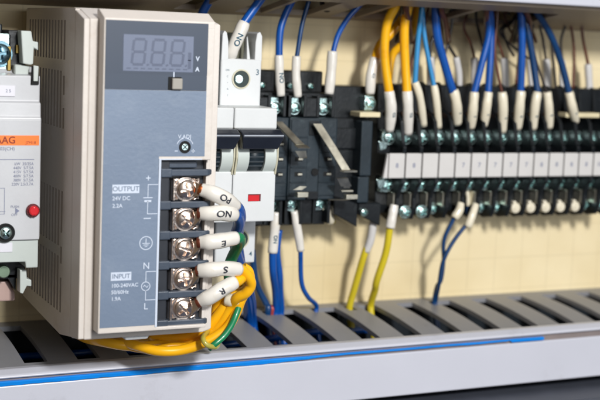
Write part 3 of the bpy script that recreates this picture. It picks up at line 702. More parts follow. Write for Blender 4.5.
# ================================================================== CIRCUIT BREAKER
def make_breaker():
    t = thing('circuit_breaker', 'white two pole circuit breaker with black toggles right of the power supply', 'circuit breaker', (64, 55, -78))
    Yu, Yn = 42.0, 28.0
    for k, X0 in enumerate((57.3, 42.4)):
        x0, x1 = X0, X0+14.2
        # upper and lower terminal towers: forked top
        zt = at(243, 31, Yu).z; zf = at(243, 59, Yu).z; zn = at(245, 106, Yu).z; zb = at(245, 263, Yu).z; zn2 = at(245, 222, Yn).z
        mb = MB(); mb.box(x0, x1, Yu, 66, zb, zf, .5)
        mb.prism([(x0, zf-.6), (x0+2.5, zf-.6), (x0+2.3, zt-3.5), (x0+1.7, zt-.7), (x0+.9, zt), (x0+.2, zt-1.2)], 'Y', Yu, 64, .25, 2)
        mb.prism([(x1-2.5, zf-.6), (x1, zf-.6), (x1-.1, zt-1.4), (x1-.9, zt), (x1-1.9, zt-.6), (x1-2.4, zt-3.5)], 'Y', Yu, 64, .25, 2)
        mb.build('tower', M['white'], t)
        mb = MB(); mb.box(x0+2.6, x1-2.6, Yu+9, 64, zf-.4, zt-.6, .2); mb.build('fork_backing', mat('olive grey inner', (104,104,88), .5, noise=.1), t)
        mb = MB(); mb.hull([(x0+9.4, Yu+1, zf-.3), (x0+10.6, Yu+1, zf-.3), (x0+10.3, Yu+4, zt-1.5), (x0+10.6, Yu+4, zt-1.5), (x0+9.4, Yu+5, zf-.3), (x0+10.6, Yu+6, zf-.3)], .15, 1); mb.build('fork_rib', M['white'], t)
        # nose
        xn0, xn1 = X0-.3, X0+14.4
        z1 = at(255, 108, Yn).z; z2 = at(255, 128.5, Yn).z; z3 = at(255, 171.5, Yn).z
        mb = MB(); mb.box(xn0, xn1, Yn+.4, Yu+2, z2-.2, z1, .5); mb.box(xn0, xn1, Yn, Yu+2, zn2, z3, .4); mb.box(xn0+.3, xn1-.3, Yn+6, Yu+2, z3-.5, z2, .2)
        mb.build('nose', M['white'], t)
        # curved cheeks beside the toggle drum
        zc = at(255, 156, Yn).z; rc = 6.4
        for cx0, cx1 in ((xn0+.7, xn0+4.6), (xn1-4.6, xn1-.7)):
            mb = MB(); mb.cyl((cx0, Yn+4.6, zc), (cx1, Yn+4.6, zc), rc, n=40, bevel=.25); mb.build('cheek', M['white2'], t)
        mb = MB(); mb.cyl((xn0+4.7, Yn+4.8, zc), (xn1-4.7, Yn+4.8, zc), 5.6, n=40); 
        for q in range(5):
            a = math.radians(150+q*16); mb.box(xn0+4.75, xn1-4.75, Yn+4.8+5.6*math.cos(a)-.2, Yn+4.8+5.6*math.cos(a)+.3, zc+5.6*math.sin(a)-.25, zc+5.6*math.sin(a)+.25)
        mb.build('toggle_drum', M['black2'], t)
        # outer hooks
        for cx in (xn0+.1, xn1-.6):
            mb = MB(); mb.hull([(cx, Yn-1.6, z2-1.5), (cx, Yn-.2, z3-1.0), (cx, Yn+4, z3-1.5), (cx, Yn+4, z2-.5), (cx, Yn-1.8, z2-9), (cx+.6, Yn-1.6, z2-1.5), (cx+.6, Yn-.2, z3-1.0), (cx+.6, Yn+4, z3-1.5), (cx+.6, Yn+4, z2-.5), (cx+.6, Yn-1.8, z2-9)], .15, 1)
            mb.build('side_hook', mat('yellowed plastic', (196,192,168), .4, noise=.08), t)
        # black toggle bar
        ztg = at(255, 129.5, Yn-4).z; ztm = at(255, 136, Yn-6).z; zlo = at(255, 149, Yn-4).z
        e = 0.15
        mb = MB(); mb.hull([(x, y, z) for x, ins in ((xn0+.1, 0), (xn1-.35, 0)) for y, z in ((Yn-1, ztg), (Yn-3.5, ztg), (Yn-6.3, ztm+.6), (Yn-6.6, ztm-.3))]+[(x, y, z) for x in (xn0+1.0, xn1-1.6) for y, z in ((Yn-4.6, zlo), (Yn-1.5, zlo-.2))], .3)
        tg = mb.build('toggle', M['blackh'], t)
        mb = MB(); mb.box(xn0+.5, xn1-.7, Yn-6.75, Yn-6.25, ztm-.05, ztm+.4, .12); mb.build('toggle_ridge', mat('pale grey edge', (150,156,166), .3, noise=.2), tg)  # paler grey strip along the toggle's front edge
        # red flag window
        c = at(254, 197.5, Yn)
        if k == 1: c = c - V((14.9, 0, 0))
        mb = MB(); mb.box(c.x-2.1, c.x+2.3, Yn-.12, Yn+.1, c.z-1.2, c.z+1.1, .05, 1); fl = mb.build('flag_window', M['redrim'], t)
        mb = MB(); mb.box(c.x-2.1, c.x+1.7, Yn-.3, Yn-.1, c.z-1.15, c.z+.75, .08, 1); mb.build('flag', M['red'], t)
        # screw wells (upper 3, lower 4)
        for (u, v) in ((241, 79), (240, 239)):
            c = at(u, v, Yu)
            if k == 1: c = c - V((14.9, 0, 0))
            mb = MB(); mb.ring(c+V((0, .05, 0)), (0, -1, 0), 3.2, 2.75, .35, 36); wl = mb.build('well_rim', MATS['yellowed plastic'], t)
            mb = MB(); mb.cyl(c+V((0, .1, 0)), c+V((0, -.15, 0)), 2.8, n=36); mb.build('well_bottom', M['green_k'], t)
            mb = MB(); mb.cyl(c+V((-.8, -.14, 0)), c+V((-.8, -.45, 0)), 1.45, n=24, bevel=.15); mb.box(c.x-2.0, c.x+.4, c.y-.5, c.y-.42, c.z-.2, c.z+.2); mb.build('well_screw', M['zinc'], t)
        mb = MB(); 
        c = at(257.5, 72.5, Yu); d = at(250.5, 254, Yu); s_ = 0 if k == 0 else 14.9
        add_text(mb, '3' if k == 0 else '1', 1.9, (c.x-s_, Yu, c.z), .03); add_text(mb, '4' if k == 0 else '2', 1.6, (d.x-s_, Yu, d.z), .03)
        for q in range(5):
            p = at(227.5, 70+q*6.3, Yu); add_text(mb, ['ON', 'C', '•', 'A', '1'][q], .6, (p.x-s_, Yu, p.z))
        mb.build('lettering', M['ink_t'], t)
    return t
make_breaker()
# sleeve into the breaker top
wire('blue wire over the breaker top, its white sleeve marked NO', 'blue', 1.45,
     [A_(272, -24, 44), A_(264, -6, 44), A_(253, 10, 43.5), A_(244, 23, 43)], [A_(244.5, 22, 43), A_(238.5, 36, 43), A_(232.5, 50, 43.5), A_(231, 57, 44.5)],
     dict(t='NO', size=1.9, s=.5, ang=.15, ink='ink_t'), group='wires into the breaker', sr=2.1)
wire('short blue wire rising behind the top edge of the power supply', 'blue', 1.5, [A_(224, -30, 52), A_(212, -4, 55), A_(203, 12, 58), A_(192, 40, 62), A_(184, 90, 64)], None, group='wires into the breaker')

# ================================================================== RELAY SOCKETS
SOCK = {}
def make_socket():
    t = thing('relay_socket', 'x', 'relay socket', (95, 60, -68), 'relay sockets with steel spring clips')
    x0, x1, Y = 86.2, 104.4, 50.0
    zt = at(315, 118, Y).z; zb = at(315, 200, Y).z
    mb = MB(); mb.box(x0, x1, Y, 66.5, zb, zt, .5); mb.build('socket_face', M['black2'], t)
    for xa, xb in ((x0+.5, x0+6.9), (x1-6.9, x1-.5)):
        mb = MB(); mb.box(xa, xb, Y-.4, Y+.1, zb+1.4, zt-.5, .25)
        for q in range(4): zz = at(315, 137+15*q, Y).z; mb.box(xa+.2, xb-.2, Y-.75, Y-.38, zz-.25, zz+.25, .12, 1)
        mb.build('contact_column', M['black2'], t)
    mb = MB(); mb.box(x0+7.3, x1-7.3, Y-.3, Y+.1, zt-6, zt-1, .25); mb.box(x0+6.9, x1-6.9, Y-1.1, Y+.1, zb+.3, zb+3, .3); mb.build('centre_key', M['black'], t)
    # upper and lower terminal tiers
    zt2 = at(315, 93, 56).z; zt3 = at(310, 71, 62).z; zb2 = at(315, 224, 58).z
    mb = MB(); mb.box(x0+.2, x1-.2, 56.5, 66.4, zt+.05, zt2, .4); mb.box(x0+.4, x1-.6, 62, 71, zt2-.3, zt3, .5)
    for xc in (x0+.9, x0+6.6, x1-6.6, x1-.9): mb.box(xc-.6, xc+.6, 52.2, 56.7, zt+.1, zt2-.8, .25)
    mb.box(x0+7.0, x1-7.0, 52.6, 56.6, zt+.12, zt2-1.6, .3)
    mb.build('terminal_tier', M['black'], t)
    mb = MB(); mb.box(x0+.2, x1-.2, 56.5, 66.4, zb2, zb-.05, .4)
    for xc in (x0+.9, x0+6.6, x1-6.6, x1-.9): mb.box(xc-.6, xc+.6, 52.2, 56.7, zb2+1.0, zb-.1, .25)
    mb.box(x0+7, x1-7, 53, 56.6, zb2+1, zb-.12, .3)
    mb.build('terminal_tier', M['black'], t)
    mb = MB(); c = at(314.5, 172, Y); mb.cyl((c.x, Y-.5, c.z), (c.x, Y, c.z), 1.3, n=24); mb.build('centre_hole', M['hole'], t)
    for xc in (x0+3.6, x1-3.6):
        for r in range(3):
            z = at(315, 144+15*r, Y).z
            mb = MB(); mb.box(xc-1.4, xc+1.4, Y-.42, Y-.3, z-.8, z+.8, .05, 1); h = mb.build('contact_slot', M['hole'], t)
            mb = MB(); mb.box(xc-.2, xc+1.5, Y-.8, Y-.4, z-.35, z+.35, .1); mb.build('contact', M['clip'], h)
        zc = at(300, 108, 54).z
        mb = MB(); mb.box(xc-1.9, xc+1.9, 55.2, 56.6, zc-2.3, zc+3.6, .3); mb.build('terminal_plate', M['zinc'], t)
        screw_head(t, (xc, 55.2, zc), 1.95, M['zinc'], 'terminal_screw', 1.6, True, ang=random.random())
        zc = at(300, 204, 54).z
        mb = MB(); mb.box(xc-1.9, xc+1.9, 55.2, 56.6, zc-2.6, zc+2.2, .3); mb.build('terminal_plate', M['zinc'], t)
        screw_head(t, (xc, 55.2, zc), 1.95, M['zinc'], 'terminal_screw', 1.6, True, ang=random.random())
        zc = at(310, 86, 62).z
        screw_head(t, (xc+(1 if xc < 95 else -2), 61.9, zc), 1.2, M['zinc'], 'upper_screw', 1.2, False, ang=random.random())
    return t
def strip(mb, pts, w, th=.35):       # folded sheet metal: pts along it, width along X
    for a, b in zip(pts, pts[1:]):
        a = V(a); b = V(b); d = (b-a).normalized(); n = d.cross(V((1, 0, 0))).normalized()*th/2
        X = V((w/2, 0, 0)); mb.hull([a+X+n, a-X+n, a+X-n, a-X-n, b+X+n, b-X+n, b+X-n, b-X-n])
def clips(t, k):
    if k == 0:   # clip sprung open, of the socket beside the black base
        mb = MB()
        def ln(pts, w=2.6): 
            strip(mb, pts, w+.5, .6)
        p0, p1 = at(317, 124, 48), at(346, 170.5, 41)
        ln([p0, p0.lerp(p1, .5)+V((0, -.3, 0)), p1]); ln([p1+V((.3, 0, 0)), p1+V((1.2, -1.2, -.2))], 4.6)
        a = at(342, 178, 42); b = at(346, 186, 43); ln([a, b], 3.6)
        mb.hull([at(341, 178, 42), at(348, 178, 42), at(350, 188, 43), at(344, 188, 43), at(341, 178, 42.5), at(350, 188, 43.5)])
        mb.build('upper_clip', M['clip'], t)
        mb = MB(); a = at(347, 191, 43); mb.box(a.x-2.2, a.x+2.2, 42.5, 44.5, a.z-.3, a.z+.3, .1); a = at(351, 196.5, 42.5); mb.box(a.x-2.2, a.x+2.2, 41.6, 44, a.z-.9, a.z+.7, .15)
        mb.tube([at(328, 199.5, 50), at(340, 199.8, 46), at(350, 199.2, 43.5)], .25, 8); mb.build('lower_clip', M['clip'], t)
    else:
        mb = MB()
        p0, p1 = at(278, 122, 47), at(300, 145, 41)
        strip(mb, [p0, p1], 3.0, .6); strip(mb, [p1, p1+V((1.0, -1.2, -.9))], 4.2)
        mb.hull([at(295, 151, 42), at(306, 151, 42), at(307, 157, 42.5), at(300, 158.5, 42.5), at(295, 152, 42.6), at(307, 158, 43)])
        mb.build('upper_clip', M['clip'], t)
        mb = MB(); a = at(298, 188.5, 42); mb.hull([at(293, 190, 42), at(300, 186, 42), at(307, 186.5, 42), at(302, 190, 42), at(293, 190, 43), at(300, 186, 43), at(307, 186.5, 43), at(302, 190, 43)])
        a = at(302, 194.5, 41.5); mb.box(a.x-2.0, a.x+2.0, 40.6, 43, a.z-.9, a.z+.8, .15); mb.build('lower_clip', M['clip'], t)
s1 = make_socket()
s2 = copy_tree(s1); s2.location.x -= 18.4*S
s1['label'] = 'dark relay socket beside the black relay unit, long steel clip sprung open to the right'
s2['label'] = 'dark relay socket next to the white breaker, short steel clips'
clips(s1, 0)
clips(s2, 1)

# ================================================================== BLACK RELAY BASE
def make_base():
    t = thing('relay_unit', 'deep black relay unit between the relay sockets and the numbered terminals', 'relay unit', (114, 60, -72))
    Y = 53
    mb = MB(); x0, x1 = 104.9, at(374, 150, Y).x
    z1 = at(350, 86, 60).z; z0 = at(350, 222, 60).z
    mb.box(x0, x1, 60, 71, z0+3, z1, .5); mb.box(x0+.4, x1-.4, 56, 60.2, z0+5, at(350, 118, 56).z, .5)
    mb.box(x0+1, x1-6, 54.5, 56.2, at(350, 149, 55).z, at(350, 128, 55).z, .4)
    mb.build('body', M['black'], t)
    mb = MB(); xa, xb = at(369.5, 160, 50).x, at(377, 160, 50).x
    mb.box(xa-3.6, xb-2.2, 50, 62, at(370, 176, 50).z, at(370, 121, 50).z, .4); mb.box(xa-3.8, xb-2.4, 50.6, 62, at(370, 203, 50).z, at(370, 177, 50).z, .4)
    mb.build('end_plate', M['black2'], t)
    # wedge feet
    for q in (((334, 196), (334, 214), (357, 227), (358, 203)), ((358.5, 203), (358.5, 215), (380, 226), (381, 203))):
        mb = MB(); mb.prism([(at(u, v, 52).x, at(u, v, 52).z) for u, v in q], 'Y', 52, 64, .3); mb.build('foot', M['black'], t)
    c = at(370, 103, 56); mb = MB(); mb.box(c.x-1.9, c.x+1.9, 56.4, 61, c.z-2.6, c.z+2.6, .3); mb.build('terminal_plate', M['zinc'], t)
    screw_head(t, (c.x, 56.4, c.z), 1.8, M['zinc'], 'terminal_screw', 1.6, True, ang=.6)
    a = at(370, 114.5, 51); mb = MB(); mb.box(a.x-4.2, a.x+3.9, 50.5, 58, a.z-.9, a.z+.8, .2); mb.build('link_bar', mat('cream link bar', (214,202,166), .4, noise=.1, dirt=((150,130,70), 200, .6)), t)
    c = at(363, 212, 52); screw_head(t, (c.x, 52, c.z), 1.5, M['zinc'], 'lower_screw', 1.5, False, ang=.3)
    return t
make_base()

# ================================================================== NUMBERED TERMINAL BLOCKS
TP, TX = 6.884, 124.939
def make_terminal():
    t = thing('terminal_block', 'x', 'terminal block', (TX+TP/2, 60, -72), 'numbered black terminal blocks in a row')
    x0, x1 = TX+.12, TX+TP-.12
    zt = at(400, 81, 62).z; zm = at(400, 121, 54).z; zl1, zl2 = -43.6, -52.5
    zb = at(405, 221, 56).z
    mb = MB()
    # thin barrier wall with stepped profile
    prof = [(66, zt-1), (63, zt), (60, zt-1.5), (58.5, zm+4), (54, zm+2.5), (52, zm), (50.2, zl1+3.6), (48.9, zl1+2.2), (49.1, zl1+.15), (50.6, zl1-.2), (50.6, zl2+.2), (49.1, zl2-.15), (48.9, zl2-2.0), (50.6, zl2-3.5), (52.6, zb+9), (52.2, zb+5), (54, zb+1.0), (59, zb), (66, zb+2)]
    mb.prism(prof, 'X', x1-1.5, x1, .25)
    mb.prism([(66, zt-1), (60.5, zt-1.2), (60, zm+2), (59, zl1+5), (58.6, zl1+.3), (58.6, zl2-.3), (59, zl2-5), (58, zb+6), (58, zb+3), (66, zb+3)], 'X', x0, x1-1.4, .2)
    mb.box(x0, x1-1.4, 50.9, 59, zl2+.5, zl1-.5, .2)
    mb.build('housing', M['black'], t)
    mb = MB(); mb.box(TX+.24, TX+TP-.24, 49.6, 50.5, zl2, zl1, .35, 2); mk = mb.build('marker_plate', M['tag'], t)
    cx = (x0+x1-1.4)/2
    for nm, z in (('terminal_screw', at(387, 137, 57).z), ('terminal_screw', at(387, 184, 57).z)):
        mb = MB(); mb.box(cx-2.1, cx+2.1, 55.9, 58.8, z-2.7, z+2.7, .25); mb.build('terminal_plate', M['zinc'], t)
        screw_head(t, (cx, 55.9, z), 2.15, M['zinc'], nm, 1.6, True, ang=random.random()*1.5)
    # slim jumper comb
    mb = MB(); z = at(395, 200, 54).z; mb.box(x1-2.1, x1-1.55, 53.4, 57.9, z-2.6, z+2.6, .1, 1); mb.build('contact_strip', M['clip'], t)
    # small rear tier screw
    mb = MB(); z = at(395, 122, 60).z; mb.cyl((cx+1, 60.4, z+3), (cx+1, 58.6, z+3), 1.1, n=16, bevel=.15); mb.build('upper_contact', mat('dull bronze', (120,92,74), .4, .8, noise=.2), t)
    return t
tb0 = make_terminal()
digits = ['8', '8', '', '', '7', '7', '7', '7', '7', '8', '8', '8', '8', '100', '100', '101', '102']
ordn = ['first', 'second', 'third', 'fourth', 'fifth', 'sixth', 'seventh', 'eighth', 'ninth', 'tenth', 'eleventh', 'twelfth', 'thirteenth', 'fourteenth', 'fifteenth', 'sixteenth', 'seventeenth']
zbs = at(405, 212, 53).z
TBS = [tb0]+[copy_tree(tb0) for _ in range(14)]
for i, t in enumerate(TBS):
    t.location.x = (TX+TP/2+i*TP)*S
    lab = ordn[i]+' black terminal block counted from the black relay unit'
    if i in (2, 3): lab += ', blank white marker'
    elif digits[i]: lab += ', white marker numbered '+digits[i]
    t['label'] = lab
    mk = [c for c in t.children if c.name.startswith('marker_plate')][0]
    if digits[i]:
        mb = MB(); add_text(mb, digits[i], 1.7, (TX+(i+.5)*TP, 49.6, -48.0), .04); mb.build('lettering', M['ink_g'], mk)
    if i in (3, 6, 7, 13, 14):
        screw_head(t, V((TX+(i+.42)*TP, 57.6, zbs+.5)), 1.7, M['zinc'], 'lower_screw', 1.6, True, ang=.7*i)
    if i in (1, 2):
        c = V((TX+(i+.42)*TP, 53.5, zbs)); screw_head(t, c, 1.9, M['zinc'], 'lower_screw', 1.8, True, ang=.4*i)
    if 8 <= i <= 12:
        c = V((TX+(i+.42)*TP, 53.2, zbs+.3)); mb = MB(); mb.cyl(c+V((0, 4, 0)), c+V((0, .2, 0)), 1.9, 2.0, n=24, bevel=.5); mb.box(c.x-1.3, c.x+.1, 53.6, 56, c.z+1.2, c.z+2.7, .3); mb.cyl(c+V((0, .3, 0)), c+V((0, -.1, 0)), 1.0, n=16, bevel=.15)
        b = mb.build('plug', M['sleevec'], t); b['label'] = 'round white plug in the lower terminal'
# slanted end of the marker strip + metal tabs of the row's left end
mb = MB(); mb.prism([(TX-1.8, -52.4), (TX-.05, -52.4), (TX-.05, -43.7), (TX-.4, -43.7)], 'Y', 49.8, 51, .1); tag(mb.build('end_cap', M['tag'], None, (TX-1, 58, -64)), 'narrow pale end cap closing the marker strip at its left end', 'end cap')
for z0, lab in ((at(384, 145, 53).z, 'bent metal tab just above the left end of the white markers'), (at(379, 183, 53).z, 'bent metal tab just below the left end of the white markers')):
    mb = MB(); c = V((TX-2.2, 52, z0)); mb.hull([c+V(v) for v in ((-1.5, -1, 1.6), (2.6, -1, 1.0), (1.6, -1, -1.2), (-.6, -1, -1.8), (-1.5, 0, 1.6), (2.6, 0, 1.0), (1.6, 0, -1.2), (-.6, 0, -1.8))], .2)
    tag(mb.build('metal_tab', M['zinc'], None, c), lab, 'metal tab', 'tabs at the marker strip end')

mb = MB(); a = at(566, 115, 53); mb.box(a.x, a.x+16, 53, 58, a.z-.9, a.z+.9, .25); tag(mb.build('link_bar', MATS['cream link bar'], None, a), 'cream link bar over the terminals under the far right sleeve', 'link bar')
# ================================================================== WIRES ABOVE
G1 = 'wires coming down to the relay sockets'; G2 = 'sleeved wires on the numbered terminals'; G3 = 'sleeves and thin wires behind the terminals'
sockY = 53
wire('thick blue wire to the socket terminal nearest the breaker, sleeve marked with two rows', 'blue', 1.25, [A_(300, -30, 50), A_(293, -2, 52), A_(285, 15, 53), A_(280, 32, sockY), A_(279, 56, sockY)], [A_(279, 55, sockY), A_(279.5, 75, sockY), A_(281, 96, sockY)], dict(t='NO', size=1.6, s=.55, ang=0, ink='ink_t'), G1, sr=1.6)
wire('thin blue wire to the second socket terminal from the breaker, plain white sleeve', 'nblue', .8, [A_(318, -30, 50), A_(309, 0, 53), A_(302, 25, sockY), A_(297, 56, sockY)], [A_(296.5, 56, sockY), A_(296, 76, sockY), A_(298, 97, sockY)], None, G1, sr=1.55)
wire('blue wire curving in from the upper right to the third socket sleeve', 'blue', .95, [A_(378, -22, 50), A_(362, 2, 51), A_(348, 18, 52), A_(338, 35, 53), A_(333, 53, 53)], [A_(332.5, 51, 53), A_(331, 72, 53), A_(329, 94, 53)], None, G1, sr=1.85)
wire('dark looped cable end hanging from the upper duct left of the yellow wires', 'kwire', .9, [A_(321, -20, 60), A_(322, 2, 58), A_(327, 10, 57), A_(333, 2, 58), A_(333, -20, 60)], None, name='looped_cable', cat='cable')
ty = 52.5
wire('left one of the two front yellow wires, white sleeve at the first terminal', 'yellow', 1.62, [A_(405, -30, 46), A_(397, 2, 48), A_(387, 24, 50), A_(384.5, 55, 51), A_(389, 92, 51)], [A_(389, 91, 51), A_(391, 108, 51), A_(389.5, 131, 53)], dict(t='C2', size=1.0, s=.55, ang=-.1, ink='ink_t'), G2, sr=2.0)
wire('right one of the two front yellow wires, white sleeve at the second terminal', 'yellow', 1.62, [A_(408, -30, 47), A_(409, 2, 49), A_(404.5, 25, 50), A_(405, 60, 51), A_(407, 92, 51)], [A_(407, 91, 51), A_(408, 108, 51), A_(408, 134, 54)], dict(t='C2', size=1.0, s=.5, ang=-.1, ink='ink_t'), G2, sr=1.95)
wire('yellow wire crossing behind the front pair to the sleeve above the black relay unit', 'yellow', 1.6, [A_(416, -25, 56), A_(408, 8, 57), A_(394, 30, 57), A_(380, 45, 57), A_(375, 60, 56.5)], [A_(375, 58, 56.5), A_(371, 75, 56), A_(370, 94, 56)], dict(t='C1', size=1.0, s=.5, ang=0, ink='ink_t'), G2, sr=1.9)
wire('yellow wire furthest back, dropping between the front yellow pair', 'yellow', 1.5, [A_(424, -25, 58), A_(418, 8, 60), A_(414, 28, 62), A_(402, 44, 64), A_(392, 56, 66), A_(388, 80, 66)], None, G2)
wire('light blue wire to the third terminal, pale leaning sleeve', 'lblue', .95, [A_(421, -30, 50), A_(422, 4, 50), A_(418, 40, 51), A_(415, 83, 51.5)], [A_(415, 82, 51.5), A_(420, 98, 51.5), A_(424, 126, 54)], None, G2, sr=1.45, sm='sleevec')
wire('light blue wire to the fourth terminal, crossing behind its neighbour', 'lblue', .85, [A_(420, -30, 53), A_(422, 6, 53), A_(425, 40, 53), A_(434, 86, 52)], [A_(434, 85, 52), A_(436.5, 102, 52), A_(439, 128, 54)], None, G2, sr=1.4, sm='sleevec')
wire('thick blue wire bending down to the fifth terminal', 'blue', 1.5, [A_(442, -30, 47), A_(436, 2, 49), A_(437, 34, 50), A_(444, 62, 50.5), A_(453, 92, 51)], [A_(453.5, 90, 51), A_(456.5, 104, 51), A_(457.5, 124, 54)], dict(t='7', size=.9, s=.6, ang=0, ink='ink_t'), G2, sr=1.9, sm='sleevec')
wire('blue wire to the sixth terminal, slanting left from the bundle', 'blue', 1.3, [A_(492, -30, 47), A_(487, 4, 49), A_(489, 32, 50), A_(482, 62, 50.5), A_(474, 93, 51)], [A_(474.3, 92, 51), A_(473, 108, 51), A_(471, 128, 54)], dict(t='7', size=.9, s=.6, ang=0, ink='ink_t'), G2, sr=1.8, sm='sleevec')
wire('blue wire to the seventh terminal, straight below the bundle', 'blue', 1.3, [A_(486, -30, 49), A_(489.5, 4, 51), A_(491, 40, 52), A_(488, 93, 51.5)], [A_(488.5, 92, 51.5), A_(486.5, 106, 51.5), A_(484, 126, 54)], dict(t='7', size=.9, s=.6, ang=0, ink='ink_t'), G2, sr=1.75, sm='sleevec')
wire('thin brown wire to the eighth terminal, wide cream sleeve', 'bwire', .5, [A_(500, -20, 52), A_(497, 20, 52), A_(495, 55, 52), A_(502, 93, 51.5)], [A_(502, 92, 51.5), A_(503, 108, 51.5), A_(502.5, 132, 54)], dict(t='7', size=.9, s=.6, ang=0, ink='ink_t'), G2, sr=1.85, sm='sleevec')
wire('blue wire to the ninth terminal, dropping straight from the upper duct', 'blue', 1.35, [A_(522, -30, 47), A_(521, 6, 49), A_(522, 45, 50), A_(520.5, 92, 51)], [A_(521, 91, 51), A_(519.5, 106, 51), A_(517.5, 129, 54)], dict(t='8', size=.9, s=.6, ang=0, ink='ink_t'), G2, sr=1.9, sm='sleevec')
wire('navy wire to the tenth terminal, beside the straight blue wire', 'nblue', 1.25, [A_(516, -30, 50), A_(522, 6, 52), A_(529, 38, 52), A_(534, 68, 52), A_(537.5, 93, 51.5)], [A_(537.5, 92, 51.5), A_(535, 106, 51.5), A_(533, 129, 54)], dict(t='8', size=.9, s=.6, ang=0, ink='ink_t'), G2, sr=1.8, sm='sleevec')
wire('thin black wire to the eleventh terminal, cream sleeve', 'kwire', .45, [A_(521, -20, 54), A_(527, 22, 54), A_(536, 60, 53), A_(547, 93, 52)], [A_(547, 92, 52), A_(548.5, 106, 52), A_(549.5, 128, 54)], dict(t='8', size=.9, s=.6, ang=0, ink='ink_t'), G2, sr=1.75, sm='sleevec')
wire('dark blue wire sweeping right to the far terminal sleeve', 'nblue', 1.25, [A_(522, -28, 46), A_(532, 4, 48), A_(549, 32, 50), A_(561, 62, 51), A_(569, 93, 51)], [A_(569, 92, 51), A_(572, 106, 51), A_(576, 122, 54)], dict(t='8', size=.9, s=.6, ang=0, ink='ink_t'), G2, sr=1.8, sm='sleevec')
# thin wires and sleeves behind
def back(label, m, pts, slv, r=.6, sr=1.6, Y=63):
    wire(label, m, r, [A_(u, v, Y) for u, v in pts], [A_(u, v, Y) for u, v in slv] if slv else None, None, G3, 'tag', sr)
back('thin black wire with rear sleeve behind the light blue pair', 'kwire', [(470, -10), (455, 6), (433, 38), (430, 58)], [(430, 57), (431, 72), (431, 94)])
back('thin black wire with rear sleeve behind the thick blue wire', 'kwire', [(488, -5), (458, 8), (445, 22), (445, 38), (456, 58)], [(456, 57), (459, 74), (460, 94)], .55, 1.3)
back('thin brown wire with rear sleeve left of the blue bundle', 'bwire', [(478, -10), (468, 12), (464, 28), (470, 42), (475, 60)], [(474, 58), (475, 74), (475, 94)], .5)
back('thin black wire with rear sleeve right of the blue bundle', 'kwire', [(523, 0), (512, 22), (503, 30), (508, 46), (514, 56)], None, .5)
back('thin brown wire with white rear sleeve between the blue wires', 'bwire', [(500, -8), (494, 20), (498, 40), (504, 59)], [(504, 58), (505, 74), (506, 94)], .45, 1.5)
back('thin black wire arching to the rear sleeve beside the ninth terminal', 'kwire', [(531, -8), (522, 14), (500, 32), (530, 60)], None, .45)
back('thin black wire with white rear sleeve left of the sweeping blue wire', 'kwire', [(550, -8), (540, 20), (543, 40), (546, 60)], [(546, 59), (547, 74), (548, 94)], .5, 1.5)
back('thin dark wire with rear sleeve behind the ninth terminal sleeve', 'kwire', [(538, -8), (534, 20), (531, 40), (530, 60)], [(530, 59), (531, 74), (532, 94)], .45, 1.3)
back('thin grey brown wire at the far right edge with a rear sleeve', 'bwire', [(584, -8), (582, 30), (588, 64)], [(588, 64), (589, 80), (590, 96)], .6, 1.5)
back('thin black wire crossing high in front of the upper duct right of the bundle', 'kwire', [(440, 22), (462, 8), (484, 4), (510, 14)], None, .45)
back('thin brown wire hooking round behind the yellow pair', 'bwire', [(430, -8), (426, 20), (417, 36), (412, 60), (409, 80)], None, .55)
back('thin black wire dropping behind the thick blue wire to the rear tier', 'kwire', [(446, -8), (452, 14), (450, 36), (444, 60), (447, 86)], None, .5)
back('thin black wire falling close left of the paired blue wires', 'kwire', [(482, -8), (476, 14), (481, 40), (488, 62), (490, 88)], None, .55)
back('thin brown wire curling between the two central blue groups', 'bwire', [(512, -8), (505, 14), (510, 30), (519, 44), (516, 84)], None, .5)
back('thin black wire bowing right of the straight blue wire', 'kwire', [(524, -8), (533, 16), (549, 34), (553, 60), (556, 90)], None, .55)
back('thin brown wire near the far right behind the sweeping blue wire', 'bwire', [(566, -8), (570, 20), (574, 50), (573, 90)], None, .55)
back('thin grey black wire beyond the sweeping blue wire with a white rear sleeve', 'kwire', [(556, -8), (566, 18), (561, 40), (562, 62)], [(562, 60), (562.5, 76), (563, 96)], .5, 1.4)
# black bundles where the wires leave the upper duct
for u, lab in ((405, 'dark cable bundle above the yellow wires'), (440, 'dark cable bundle above the thick blue wire'), (487, 'dark cable bundle above the paired blue wires'), (524, 'dark cable bundle above the straight blue wire')):
    t = thing('cable_bundle', lab+' at the upper duct', 'cable', A_(u, 10, 56), 'dark cable bundles at the upper duct')
    for k in range(5):
        mb = MB(); dx = random.uniform(-5, 5); mb.tube([A_(u+dx*1.5, -30, 47+k*2), A_(u+dx, -4, 46+k*2), A_(u+dx*.6, 10, 46+k*3), A_(u+dx*1.6, 22, 51+k*3), A_(u+dx*2.5+random.uniform(-6, 6), 42, 63+k)], 1.0 if k < 2 else .7, 10); mb.build('cable', M['kwire' if k % 2 else 'bwire'], t)

